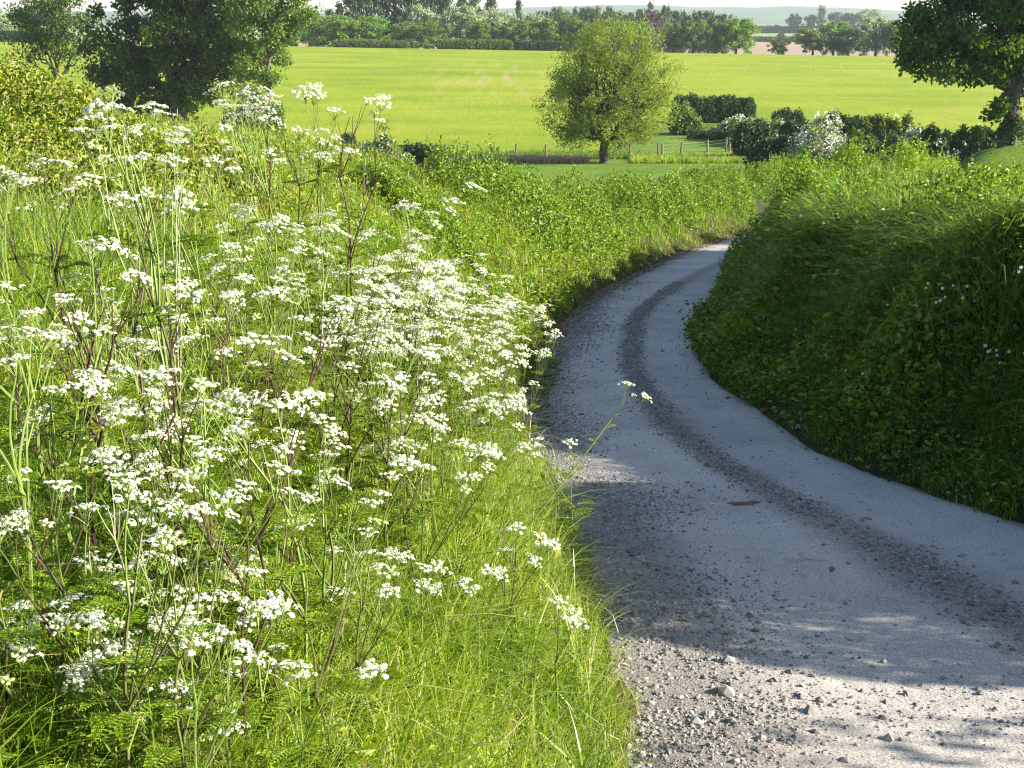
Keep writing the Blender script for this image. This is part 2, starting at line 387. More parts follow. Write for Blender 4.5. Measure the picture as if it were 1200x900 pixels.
c = mix(pt_, c, mulc(c, ramp(N, L, noise(4, 4), [(.3, (.70, .66, .62)), (.7, (.92, .88, .84))])))
vc = N.new('ShaderNodeTexVoronoi'); vc.feature = 'DISTANCE_TO_EDGE'; vc.inputs['Scale'].default_value = 1.6
dvn = N.new('ShaderNodeVectorMath'); dvn.operation = 'ADD'; nz = N.new('ShaderNodeTexNoise'); nz.inputs['Scale'].default_value = 3; nz.inputs['Detail'].default_value = 5
L.new(g.outputs['Position'], nz.inputs['Vector']); L.new(nz.outputs['Color'], dvn.inputs[0]); L.new(g.outputs['Position'], dvn.inputs[1]); L.new(dvn.outputs[0], vc.inputs['Vector'])
ck = ramp(N, L, vc.outputs['Distance'], [(0, (.62, .60, .58)), (.012, (1, 1, 1))])
cm = ramp(N, L, noise(.5, 2), [(.5, (0, 0, 0)), (.56, (1, 1, 1))])
c = mix(cm, c, mulc(c, ck))
# warmer tone towards the camera end
sepr = N.new('ShaderNodeSeparateXYZ'); L.new(g.outputs['Position'], sepr.inputs[0])
mr = N.new('ShaderNodeMapRange'); L.new(sepr.outputs['Y'], mr.inputs[0]); mr.inputs[1].default_value = 8.5; mr.inputs[2].default_value = 4.5; mr.inputs[4].default_value = .6
c = mix(mr.outputs[0], c, mulc(c, ramp(N, L, noise(2, 3), [(.2, (.95, .87, .78)), (.8, (1.08, .98, .87))])))
p = N.new('ShaderNodeBsdfPrincipled'); p.inputs['Roughness'].default_value = .85; p.inputs['Specular IOR Level'].default_value = .3
L.new(c, p.inputs['Base Color'])
b = N.new('ShaderNodeBump'); b.inputs['Strength'].default_value = .7; b.inputs['Distance'].default_value = .008
L.new(noise(70, 5, None, .7), b.inputs['Height'])
b2 = N.new('ShaderNodeBump'); b2.inputs['Strength'].default_value = .5; b2.inputs['Distance'].default_value = .03
L.new(noise(9, 4), b2.inputs['Height']); L.new(b.outputs[0], b2.inputs['Normal']); L.new(b2.outputs[0], p.inputs['Normal'])
o = N.new('ShaderNodeOutputMaterial'); L.new(p.outputs[0], o.inputs[0])
uu = np.repeat(((U+1)/2)[None], len(arc_f), 0)
lane = mk('road', np.stack([RX.ravel(), RY.ravel(), RZ.ravel()], -1), [RF], m, uu.ravel(), smooth=True)
tag(lane, kind='structure')
# ------------------------------------------------------------------ gravel
def stone_template(r):
    V = np.array([(0, 0, 1), (.9, 0, .25), (.28, .85, .3), (-.72, .53, .25), (-.72, -.53, .3), (.28, -.85, .25), (.7, .5, -.5), (-.3, .8, -.5), (-.9, 0, -.5), (-.3, -.8, -.5), (.7, -.5, -.5)], float)
    F = [(0, 1, 2), (0, 2, 3), (0, 3, 4), (0, 4, 5), (0, 5, 1), (1, 6, 2), (2, 6, 7), (2, 7, 3), (3, 7, 8), (3, 8, 4), (4, 8, 9), (4, 9, 5), (5, 9, 10), (5, 10, 1), (1, 10, 6)]
    V = V*(1+r.uniform(-.28, .28, (len(V), 1)))+r.uniform(-.12, .12, V.shape)
    return V, np.array(F)
def scatter(acc, tmpls, P, rz, sc, r, tilt=.3, rnd=None):
    n = len(P); ti = r.randint(0, len(tmpls), n)
    rnd = r.uniform(0, 1, n) if rnd is None else rnd
    for k, (V, Fc) in enumerate(tmpls):
        q = np.where(ti == k)[0]
        if not len(q): continue
        c, s = np.cos(rz[q]), np.sin(rz[q]); tx = r.normal(0, tilt, len(q)); ct, st = np.cos(tx), np.sin(tx)
        W = V[None]*sc[q][:, None, :]
        x, y, z = W[..., 0], W[..., 1], W[..., 2]
        y2 = y*ct[:, None]-z*st[:, None]; z2 = y*st[:, None]+z*ct[:, None]
        X = x*c[:, None]-y2*s[:, None]; Y = x*s[:, None]+y2*c[:, None]
        W = np.stack([X, Y, z2], -1)+P[q][:, None, :]
        Fa = (Fc[None]+(np.arange(len(q))*len(V))[:, None, None]).reshape(-1, 3)
        acc.add(W.reshape(-1, 3), None, Fa, rnd=np.repeat(rnd[q], len(V)))
m, t, N, L = mat_new('gravel_stone')
a = N.new('ShaderNodeAttribute'); a.attribute_name = 'rnd'
cc = ramp(N, L, a.outputs['Fac'], [(0, (.10, .095, .095)), (.4, (.19, .18, .17)), (.75, (.27, .245, .22)), (1, (.38, .34, .29))])
p = N.new('ShaderNodeBsdfPrincipled'); p.inputs['Roughness'].default_value = .8; L.new(cc, p.inputs['Base Color'])
o = N.new('ShaderNodeOutputMaterial'); L.new(p.outputs[0], o.inputs[0]); stone_m = m
r = rs(11); ST = [stone_template(r) for _ in range(8)]
def on_road(arc, u):
    cxx = np.interp(arc, ARC, Cs[:, 0]); cyy = np.interp(arc, ARC, Cs[:, 1]); h = np.interp(arc, ARC, HW)
    x = cxx+np.interp(arc, ARC, Rn[:, 0])*h*u; y = cyy+np.interp(arc, ARC, Rn[:, 1])*h*u
    return x, y
acc = Acc()
A0 = float(np.interp(3.6, Cs[:, 1], ARC))
n = 330000
arc = A0+26*r.uniform(0, 1, n)**1.5; u = r.uniform(-1, 1, n)
x, y = on_road(arc, u)
hwx = np.interp(arc, ARC, HW)
dl_ = (u+1)*hwx                                              # metres from left edge
cent = np.exp(-((u-.14-.10*(n2(arc, arc*0, .5, 21)-.5))/.10)**2)
left = np.exp(-(dl_/(.55+.5*(n2(arc, arc*0, .8, 22)-.5)))**2)*1.0
pat = n2(x, y, 1.6, 23)
near_open = np.clip((6.2-y)/2.5, 0, 1)*.55*sstep(.35, .6, pat)
dens = np.clip(1.1*cent*(.3+pat)+left*.8+.007+near_open*.45, 0, 1)
k = r.uniform(0, 1, n) < dens
x, y, dn_ = x[k], y[k], dens[k]
sz = .0030+.0030*r.exponential(1, len(x)); sz = np.minimum(sz, .019)*(1+.4*np.clip((y-8)/12, 0, 1))
P = np.stack([x, y, road_z(x, y)+sz*.25], -1)
scatter(acc, ST, P, r.uniform(0, 6.3, len(x)), np.stack([sz*r.uniform(.8, 1.5, len(x)), sz*r.uniform(.8, 1.3, len(x)), sz*r.uniform(.5, .9, len(x))], -1), r)
gr = acc.build('gravel', stone_m); tag(gr, 'loose grey gravel strewn along the lane margin and middle', 'gravel', kind='stuff')
print('gravel', len(x))
# larger single stones
big = [(990, 745+44, .028, 'pale angular stone'), ] 
STN = [(668+31, 655, 0, '')]
stones = [((948, 850), .030, 'biggest pale blocky stone in the sunlit gravel near the frame bottom'),
          ((852, 790), .030, 'dark flat stone with a straw lying against it on the left gravel'),
          ((850, 826), .042, 'long low grey slab of stone in the left gravel margin'),
          ((960, 836), .022, 'pale wedge stone just above the blocky stone in the sunlit patch'),
          ((1066, 684), .026, 'dark upright stone in the middle strip of gravel'),
          ((1035, 790), .018, 'small pink stone on the sunlit track above the blocky stone'),
          ((818, 728), .026, 'rounded pale brown stone at the track side of the left gravel'),
          ((815, 862), .026, 'squat white stone in the sunlit left margin gravel'),
          ((857, 862), .024, 'tilted grey stone at the tip of the sunlit gravel'),
          ((1125, 662), .018, 'small dark stone alone on the shaded right wheel track'),
          ((1188, 696), .024, 'dark lump of stone by the right edge of the photo'),
          ((832, 650), .012, 'little black stone alone on the shaded left wheel track'),
          ((907, 812), .018, 'small dark stone in the shade above the sunlit gravel'),
          ((1040, 880), .026, 'flat brown stone partly sunk at the lower edge of the lane'),
          ((964, 650), .016, 'small stone at the left side of the middle gravel strip')]
for (uv, s, lab) in stones:
    h = hit(*uv); s *= 1.0
    V, Fc = stone_template(r)
    V = V*np.array([s*1.25, s, s*.75])
    o = mk('stone', V, [Fc], stone_m, np.full(len(V), r.uniform(.3, .95)), loc=(h[0], h[1], float(road_z(h[0:1], h[1:2])[0])+s*.3))
    o.rotation_euler = (0, 0, r.uniform(0, 6.3)); tag(o, lab, 'stone')
# flattened brown leaf on the track
brown_m = solid_mat('dry_brown', (.12, .06, .035), (.22, .13, .08), 30, .8, .4)
h = hit(870, 600); th = np.linspace(0, 2*np.pi, 22, endpoint=False)
rr_ = 1+.18*np.sin(3*th+1)+.1*np.sin(5*th)
bx_, by_ = .115*rr_*np.cos(th), .05*rr_*np.sin(th)
ztop = road_z(h[0]+bx_, h[1]+by_)+.006
zc = float(road_z(h[0:1], h[1:2])[0])
V = np.concatenate([np.stack([bx_, by_, ztop-zc-.008], -1), np.stack([bx_*.92, by_*.9, ztop-zc], -1), np.stack([bx_*.5, by_*.45, ztop-zc+.006+.004*np.sin(4*th)], -1), [[0, 0, .008]]])
q = np.arange(22); q2 = (q+1) % 22
Fq = np.concatenate([np.stack([q, q2, q2+22, q+22], -1), np.stack([q+22, q2+22, q2+44, q+44], -1)])
o = mk('dry_leaf', V, [Fq, np.stack([q+44, q2+44, np.full(22, 66)], -1)], brown_m, loc=(h[0], h[1], zc), smooth=True)
tag(o, 'flattened reddish brown dead leaf lying on the shaded left wheel track', 'dead leaf')

# ------------------------------------------------------------------ foliage materials
grass_m = leaf_mat('verge_grass', [(0, (.10, .18, .010)), (.3, (.20, .30, .016)), (.65, (.30, .39, .028)), (.85, (.40, .44, .07)), (1, (.56, .52, .26))], .42, (1.2, 1.2, .4), patch=(.14, .25, .012), patch_scale=.8)
grass2_m = leaf_mat('coarse_blade', [(0, (.12, .21, .02)), (.5, (.22, .33, .03)), (.85, (.34, .42, .07)), (1, (.52, .48, .24))], .38, (1.2, 1.2, .4), rough=.32, spec=.6)
grassR_m = leaf_mat('bank_grass', [(0, (.035, .08, .012)), (.4, (.09, .18, .02)), (.8, (.20, .30, .04)), (.93, (.30, .36, .08)), (1, (.42, .40, .18))], .40, (1.2, 1.2, .5), rough=.6, spec=.12)  # darker than the verge green; right bank's shade partly in the colour
seed_m = leaf_mat('seed_heads', [(0, (.28, .34, .09)), (.5, (.36, .34, .13)), (1, (.34, .22, .13))], .35, (1.1, 1, .6))
herb_m = leaf_mat('herb_leaf', [(0, (.08, .16, .008)), (.5, (.15, .26, .012)), (.85, (.25, .34, .018)), (1, (.40, .38, .05))], .40, (1.2, 1.2, .4), patch=(.20, .27, .018), patch_scale=1.3)
herbR_m = leaf_mat('shade_herb', [(0, (.03, .07, .01)), (.45, (.08, .17, .015)), (.8, (.18, .29, .03)), (1, (.36, .42, .14))], .38, (1.2, 1.2, .45), rough=.5, spec=.25)  # darkened copy of the herb green; bank shade painted in
bramble_m = leaf_mat('scrub_leaf', [(0, (.06, .12, .010)), (.4, (.15, .22, .016)), (.7, (.30, .34, .04)), (.93, (.36, .38, .08)), (.97, (.33, .22, .10)), (1, (.36, .30, .2))], .36, (1.2, 1.1, .5))
hedge_m = leaf_mat('hedge_leaf', [(0, (.07, .15, .012)), (.5, (.15, .26, .018)), (.85, (.25, .34, .03)), (1, (.38, .42, .13))], .36, (1.15, 1.2, .4), patch=(.17, .25, .016), patch_scale=.7)
oak_m = leaf_mat('oak_leaf', [(0, (.035, .075, .010)), (.5, (.065, .12, .013)), (1, (.15, .21, .022))], .36, (1.3, 1.25, .4))
ash_m = leaf_mat('ash_leaf', [(0, (.07, .13, .02)), (.5, (.12, .20, .028)), (1, (.19, .27, .045))], .38, (1.2, 1.2, .45))
hedge2_m = leaf_mat('thorn_leaf', [(0, (.06, .12, .012)), (.4, (.16, .25, .018)), (.8, (.30, .37, .04)), (.95, (.36, .36, .12)), (1, (.34, .22, .10))], .36, (1.15, 1.2, .4))
willow_m = leaf_mat('willow_leaf', [(0, (.13, .18, .03)), (.5, (.21, .27, .042)), (1, (.30, .36, .07))], .45, (1.2, 1.2, .5))
maple_m = leaf_mat('broad_leaf', [(0, (.03, .075, .012)), (.5, (.06, .13, .014)), (1, (.13, .22, .02))], .36, (1.6, 1.5, .4))
dark_m = leaf_mat('dark_leaf', [(0, (.025, .055, .018)), (.5, (.045, .085, .022)), (1, (.08, .13, .03))], .2, (1.2, 1.2, .5))
mid_m = leaf_mat('mid_leaf', [(0, (.075, .125, .020)), (.5, (.13, .19, .028)), (1, (.20, .26, .04))], .3, (1.2, 1.2, .5))
bright_m = leaf_mat('bright_leaf', [(0, (.08, .18, .016)), (.5, (.15, .27, .02)), (1, (.24, .36, .03))], .3, (1.2, 1.2, .5))
pale_m = leaf_mat('pale_leaf', [(0, (.22, .27, .15)), (.5, (.30, .36, .19)), (1, (.42, .48, .28))], .28, (1.1, 1.1, .7))
purple_m = leaf_mat('purple_leaf', [(0, (.045, .03, .04)), (1, (.09, .055, .06))], .2, (1.1, .9, .9))
petal_m = leaf_mat('petal', [(0, (.48, .55, .20)), (.15, (.64, .65, .42)), (.5, (.76, .75, .60)), (1, (.83, .82, .73))], .25, (1, 1, .9), rough=.6, spec=.2)
bud_m = leaf_mat('bud', [(0, (.26, .34, .09)), (.5, (.46, .52, .20)), (.8, (.62, .64, .42)), (1, (.74, .74, .62))], .25, (1, 1, .9), rough=.6, spec=.2)
blossom_m = leaf_mat('blossom', [(0, (.60, .60, .50)), (.5, (.74, .73, .67)), (1, (.82, .80, .76))], .25, (1, 1, .95), rough=.6, spec=.2)
stem_m = leaf_mat('stem_green', [(0, (.075, .032, .028)), (.35, (.10, .075, .035)), (.6, (.17, .24, .05)), (1, (.26, .34, .07))], .1, (1, 1, 1))
reed_m = leaf_mat('reed', [(0, (.26, .17, .12)), (1, (.48, .34, .26))], .3, (1, 1, .8))
straw_m = leaf_mat('straw', [(0, (.30, .24, .12)), (1, (.55, .48, .28))], .25, (1, 1, .8))
dry_m = leaf_mat('dry_grass', [(0, (.10, .065, .035)), (.6, (.20, .135, .07)), (1, (.32, .24, .13))], .2, (1, 1, .8))
bark_m = solid_mat('bark', (.045, .036, .026), (.12, .10, .075), 9, .9, .8)
bark_pale_m = solid_mat('pale_bark', (.10, .085, .06), (.26, .22, .17), 7, .9, .8)
wood_m = solid_mat('weathered_wood', (.11, .085, .06), (.24, .19, .14), 6, .9, .5)
wire_m = solid_mat('wire', (.25, .25, .25), (.35, .35, .33), 6, .5, .0)
core_shade_m = solid_mat('hedge_core_shade', (.018, .02, .010), (.04, .042, .018), 5, .95, .8)  # near-black on purpose: shade inside the hedges painted into the core

# ------------------------------------------------------------------ verge grass
def sample_band(r, n, arc0, arc1, d0, d1, side, p=1.0):
    arc = arc0+(arc1-arc0)*r.uniform(0, 1, n)**p; d = d0+(d1-d0)*r.uniform(0, 1, n)
    h = np.interp(arc, ARC, HW)+d; s = -1 if side == 'L' else 1
    x = np.interp(arc, ARC, Cs[:, 0])+s*h*np.interp(arc, ARC, Rn[:, 0]); y = np.interp(arc, ARC, Cs[:, 1])+s*h*np.interp(arc, ARC, Rn[:, 1])
    return x, y, d, arc
def visible(x, y, z, mg=.12, zt=1.0):
    """keep what the camera (or one a step aside) could see"""
    vx, vy, vz = x, y, z+.3-CAMZ
    dep = vy*math.cos(PITCH)-vz*math.sin(PITCH)
    return (dep > .5) & (np.abs(vx) < (0.4+mg)*dep+.8) & ((vy*math.sin(PITCH)+vz*math.cos(PITCH)) > -(.3+mg)*dep-.5)
def grass_patch(name, label, mat, r, n, x, y, hh, wd, bend, az=None, segs=3, dry=None):
    z = ground(x, y); k = visible(x, y, z)
    x, y, z = x[k], y[k], z[k]; hh = hh[k]; wd = wd[k]; bend = bend[k]
    az = r.uniform(0, 2*np.pi, len(x)) if az is None else az[k]
    # gather into tufts: blades of one tuft share lean and height
    acc = Acc(); blades(acc, np.stack([x, y, z-.03], -1), hh, wd, az, bend, r, segs)
    o = acc.build(name, mat); tag(o, label, 'grass', kind='stuff'); print(name, len(x)); return o
def tufted(r, n_t, per, xyfun, spread):
    x, y, d, arc = xyfun(n_t)
    th = r.uniform(.55, 1.25, n_t); ta = r.uniform(0, 6.3, n_t)
    X = np.repeat(x, per)+r.normal(0, 1, n_t*per)*spread; Y = np.repeat(y, per)+r.normal(0, 1, n_t*per)*spread
    return X, Y, np.repeat(d, per), np.repeat(arc, per), np.repeat(th, per), np.repeat(ta, per)
r = rs(21)
def arc_y(yv): return float(np.interp(yv, Cs[:, 1], ARC))
# left, near
X, Y, D, A, TH, TA = tufted(r, 7000, 16, lambda k: sample_band(r, k, arc_y(0.8), arc_y(7.5), -.04, 4.2, 'L'), .04)
h = (.15+.27*np.clip(D/.6, 0, 1))*TH*r.uniform(.5, 1.3, len(X))
grass_patch('verge_grass', 'long bright green grass on the near left verge', grass_m, r, 0, X, Y, h, r.uniform(.003, .0095, len(X)), r.uniform(.15, 1.2, len(X)), TA+r.normal(0, .9, len(X)), 4)
# broad coarse blades
X, Y, D, A, TH, TA = tufted(r, 2600, 5, lambda k: sample_band(r, k, arc_y(0.8), arc_y(9), .1, 4.5, 'L'), .03)
grass_patch('coarse_grass', 'broad arching blades of coarse grass on the near left verge', grass2_m, r, 0, X, Y, .34*TH*r.uniform(.7, 1.5, len(X)), r.uniform(.007, .013, len(X)), r.uniform(.3, 1.3, len(X)), TA+r.normal(0, .6, len(X)), 5)
# left, middle
X, Y, D, A, TH, TA = tufted(r, 9000, 11, lambda k: sample_band(r, k, arc_y(7.2), arc_y(17), .0, 7.5, 'L'), .06)
h = (.14+.24*np.clip(D/.6, 0, 1))*TH*r.uniform(.6, 1.2, len(X))
grass_patch('verge_grass', 'long grass on the left bank beyond the flowers', grass_m, r, 0, X, Y, h, r.uniform(.008, .017, len(X)), r.uniform(.1, .9, len(X)), TA+r.normal(0, .9, len(X)))
X, Y, D, A, TH, TA = tufted(r, 8000, 10, lambda k: sample_band(r, k, arc_y(16.5), arc_y(44), .0, 8, 'L', 1.3), .10)
k = (Y < 31) | (D < 1.4)
h = (.16+.26*np.clip(D/.8, 0, 1))*TH*r.uniform(.6, 1.2, len(X))
grass_patch('verge_grass', 'rough grass on the bank at the bend of the lane', grass_m, r, 0, X[k], Y[k], h[k], r.uniform(.010, .020, len(X))[k], r.uniform(.1, .8, len(X))[k], (TA+r.normal(0, .9, len(X)))[k])
# seed heads and dry stalks
x, y, d, a = sample_band(r, 3600, arc_y(1), arc_y(30), .3, 8, 'L', 1.1)
z = ground(x, y); k = visible(x, y, z); x, y, z = x[k], y[k], z[k]
hh = r.uniform(.35, .6, len(x)); scl = np.clip(y/8, .6, 2)
acc = Acc(); az = r.uniform(0, 6.3, len(x))
blades(acc, np.stack([x, y, z], -1), hh, .003*scl, az, np.full(len(x), .35), r, 3)
bp = np.stack([x+np.cos(az)*hh*.25, y+np.sin(az)*hh*.25, z+hh*.72], -1)
blades(acc, bp, hh*.3, .008*scl, az, r.uniform(.3, .9, len(x)), r, 2)
o = acc.build('grass_seed_heads', seed_m); tag(o, 'straw coloured flowering grass stalks on the left bank', 'grass', kind='stuff')
# dead straw lying through the verge
x, y, d, a = sample_band(r, 9000, arc_y(.8), arc_y(14), -.1, 5, 'L', 1.1)
z = ground(x, y); k = visible(x, y, z); x, y, z = x[k], y[k], z[k]
acc = Acc(); blades(acc, np.stack([x, y, z+r.uniform(0, .16, len(x))], -1), r.uniform(.1, .32, len(x)), .003*np.clip(y/5, 1, 2), r.uniform(0, 6.3, len(x)), r.uniform(.8, 1.8, len(x)), r, 3)
o = acc.build('dead_straw', straw_m); tag(o, 'pale dead straw caught in the left verge grass', 'straw', kind='stuff')
# grass and scraps straggling over the lane edges
for sd, nm_ in (('L', 'left'), ('R', 'right')):
    X, Y, D, A, TH, TA = tufted(r, 2600, 9, lambda k: sample_band(r, k, arc_y(1.5), arc_y(34), -.30, .05, sd, 1.2), .03)
    k = n2(X, Y, 2.2, 44) > .5+.35*np.clip(-D/.3, 0, 1)
    grass_patch('edge_grass', 'short straggling grass along the %s margin of the lane' % nm_, grassR_m, r, 0, X[k], Y[k], (.09*TH*r.uniform(.5, 1.3, len(X)))[k], (r.uniform(.003, .007, len(X))*np.clip(Y/8, 1, 2))[k], r.uniform(.4, 1.5, len(X))[k], (TA+r.normal(0, 1, len(X)))[k])
# right bank grasses: hang down the face
def right_band(n_t, y0, y1, d0, d1, per, spread): return tufted(r, n_t, per, lambda k: sample_band(r, k, arc_y(y0), arc_y(y1), d0, d1, 'R', 1.2), spread)
def face_dir(x, y):
    lat, hw, ar = road_rel(x, y); q = np.searchsorted(ARC, ar).clip(0, len(ARC)-1)
    return np.arctan2(-Rn[q, 1], -Rn[q, 0])
X, Y, D, A, TH, TA = right_band(7000, 6, 17, -.05, 3.2, 9, .08)
h = (.10+.30*np.clip(D/1.0, 0, 1))*TH*r.uniform(.6, 1.2, len(X)); az = face_dir(X, Y)+r.normal(0, 1.0, len(X))
kq = n2(X, Y, 1.6, 61)+.5*n2(X, Y, 5, 62) > .62
az = TA+r.normal(0, .8, len(X))
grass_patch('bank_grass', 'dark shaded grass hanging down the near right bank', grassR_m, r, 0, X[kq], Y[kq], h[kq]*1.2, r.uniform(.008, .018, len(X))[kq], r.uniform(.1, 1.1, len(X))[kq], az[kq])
X, Y, D, A, TH, TA = right_band(3600, 16.5, 42, -.05, 4.5, 8, .16)
h = (.12+.30*np.clip(D/1.0, 0, 1))*TH*r.uniform(.6, 1.2, len(X)); az = face_dir(X, Y)+r.normal(0, 1.0, len(X))
kq = n2(X, Y, 1.1, 63)+.5*n2(X, Y, 3.5, 64) > .62
az = TA+r.normal(0, .8, len(X))
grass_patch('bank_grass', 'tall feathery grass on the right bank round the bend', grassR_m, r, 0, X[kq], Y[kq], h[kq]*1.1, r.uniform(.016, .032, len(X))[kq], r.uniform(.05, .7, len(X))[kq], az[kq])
X, Y, D, A, TH, TA = right_band(6500, 6, 34, 2.6, 9, 10, .09)
h = .34*TH*r.uniform(.6, 1.2, len(X))
grass_patch('bank_grass', 'sunlit grass on top of the right bank', grassR_m, r, 0, X, Y, h, r.uniform(.012, .024, len(X)), r.uniform(.1, .8, len(X)), TA+r.normal(0, 1, len(X)))
X, Y, D, A, TH, TA = right_band(800, 7, 40, .7, 2.4, 30, .12)
kq = n2(X, Y, .8, 51) > .42
az = face_dir(X, Y)+r.normal(0, .7, len(X)); hh = .62*TH*r.uniform(.5, 1.3, len(X))
grass_patch('bank_grass', 'long feathery tufts of grass drooping over the edge of the right bank', grassR_m, r, 0, X[kq], Y[kq], hh[kq], (r.uniform(.010, .020, len(X))*np.clip(Y/13, .8, 2.0))[kq], r.uniform(.5, 1.6, len(X))[kq], az[kq], 4)
# broad leaved herbs mixed through both banks
def herbs(name, label, r, n_c, per, xyfun, hmax, lsz, mat, clump=.12, upb=.5):
    x, y, d, arc = xyfun(n_c)
    z = ground(x, y); k = visible(x, y, z); x, y, z = x[k], y[k], z[k]; n = len(x)
    ch = r.uniform(.25, 1, n)*hmax
    P = np.stack([np.repeat(x, per), np.repeat(y, per), np.repeat(z, per)], -1)
    q = r.uniform(0, 1, n*per)
    P[:, :2] += r.normal(0, 1, (n*per, 2))*clump*(.5+.6*q[:, None]); P[:, 2] += np.repeat(ch, per)*q
    D = rdir(r, n*per); D[:, 2] = D[:, 2]*.4
    Nn = rdir(r, n*per)*.9; Nn[:, 2] += upb; Nn[:, 0] += .25
    s = lsz*r.uniform(.5, 1.3, n*per)*np.clip(P[:, 1]/10, .75, 1.8)
    acc = Acc(); leaves(acc, P, D, Nn, s, s*.55, r)
    o = acc.build(name, mat); tag(o, label, 'plants', kind='stuff'); print(name, n*per); return o
herbs('ground_plants', 'small leafy herbs growing through the left verge grass', r, 3600, 24, lambda k: sample_band(r, k, arc_y(1.), arc_y(12), .25, 6.5, 'L'), .34, .035, herb_m, .09)
herbs('ground_plants', 'leafy herbs on the far part of the left bank', r, 3200, 22, lambda k: sample_band(r, k, arc_y(11), arc_y(32), .2, 8, 'L'), .42, .05, herb_m, .16)
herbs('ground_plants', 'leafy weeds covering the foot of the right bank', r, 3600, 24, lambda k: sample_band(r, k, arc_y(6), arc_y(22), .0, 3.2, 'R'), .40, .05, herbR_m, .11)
herbs('ground_plants', 'broad dock and nettle leaves in patches on the right bank', r, 520, 26, lambda k: sample_band(r, k, arc_y(6.5), arc_y(22), .2, 1.9, 'R'), .35, .07, herb_m, .16)
herbs('ground_plants', 'broad dock leaves low in the near left verge', r, 190, 14, lambda k: sample_band(r, k, arc_y(1), arc_y(9), .3, 4, 'L'), .22, .11, herb_m, .10)
herbs('ground_plants', 'leafy plants along the top of the right bank', r, 3500, 22, lambda k: sample_band(r, k, arc_y(6), arc_y(38), 1.8, 8.5, 'R'), .36, .05, hedge2_m, .18)
# dead leaves and dry stems at the left margin of the bend
x, y, d, a = sample_band(r, 9000, arc_y(12), arc_y(42), -.35, .35, 'L')
zz = np.maximum(ground(x, y, True), Bz(x, y))+.01
acc = Acc(); Dv = rdir(r, len(x)); Dv[:, 2] *= .2; Nn = rdir(r, len(x))*.4+np.array([0, 0, 1.0])
leaves(acc, np.stack([x, y, zz], -1), Dv, Nn, r.uniform(.03, .12, len(x)), r.uniform(.01, .03, len(x)), r)
o = acc.build('leaf_litter', dry_m); tag(o, 'brown dead leaves and dry stems along the left lane margin', 'leaf litter', kind='stuff')

# ------------------------------------------------------------------ hedges and bushes
def shell_leaves(acc, r, n, path, w, h, ls, zf=None, lump=.25, arch=1.0, inner=.35, nup=.3, seed=0, wfun=None, drop=0.0, aspect=.6):
    """leaves over the rounded cross-section of a hedge along a path (k,2)"""
    path = np.asarray(path, float); seg = np.concatenate([[0], np.cumsum(np.linalg.norm(np.diff(path, axis=0), axis=1))])
    s = r.uniform(0, seg[-1], n)
    px = np.interp(s, seg, path[:, 0]); py = np.interp(s, seg, path[:, 1])
    tq = nrm(np.gradient(path, axis=0)); tx = np.interp(s, seg, tq[:, 0]); ty = np.interp(s, seg, tq[:, 1])
    nxv, nyv = ty, -tx
    th = r.uniform(0, np.pi, n)
    # superellipse cross-section
    c, sn = np.cos(th), np.sin(th); e = .6
    cu = np.sign(c)*np.abs(c)**e; su = sn**e
    end = np.clip(np.minimum(s, seg[-1]-s)/(w*.5+1e-6), 0, 1); endf = np.sqrt(np.clip(1-(1-end)**2, 0.02, 1))
    rad = (1-inner*r.uniform(0, 1, n)**2)
    ps = np.stack([px+nxv*cu*w/2, py+nyv*cu*w/2, su*h], -1)
    lm = 1+lump*(2*vnoise(ps, 1.1/max(w, .6)*1.6, seed+1)-1)+lump*.5*(2*vnoise(ps, 4.5/max(w, .6), seed+2)-1)
    gap = vnoise(ps, 1.5/max(.6, min(w, 2.2))*1.6, seed+9)
    rad = rad*lm*(.55+.45*endf)*np.where(gap < .33, 1-(.33-gap)*1.3, 1)
    X = px+nxv*cu*w/2*rad; Y = py+nyv*cu*w/2*rad
    Z0 = (ground(X, Y) if zf is None else zf(X, Y))
    Z = Z0-drop+su*(h+drop)*rad
    Nn = np.stack([nxv*cu, nyv*cu, su], -1)+rdir(r, n)*.9; Nn[:, 2] += nup
    D = rdir(r, n); D[:, 2] -= .15
    sz = ls*r.uniform(.6, 1.3, n)
    leaves(acc, np.stack([X, Y, Z], -1), D, Nn, sz, sz*aspect, r)
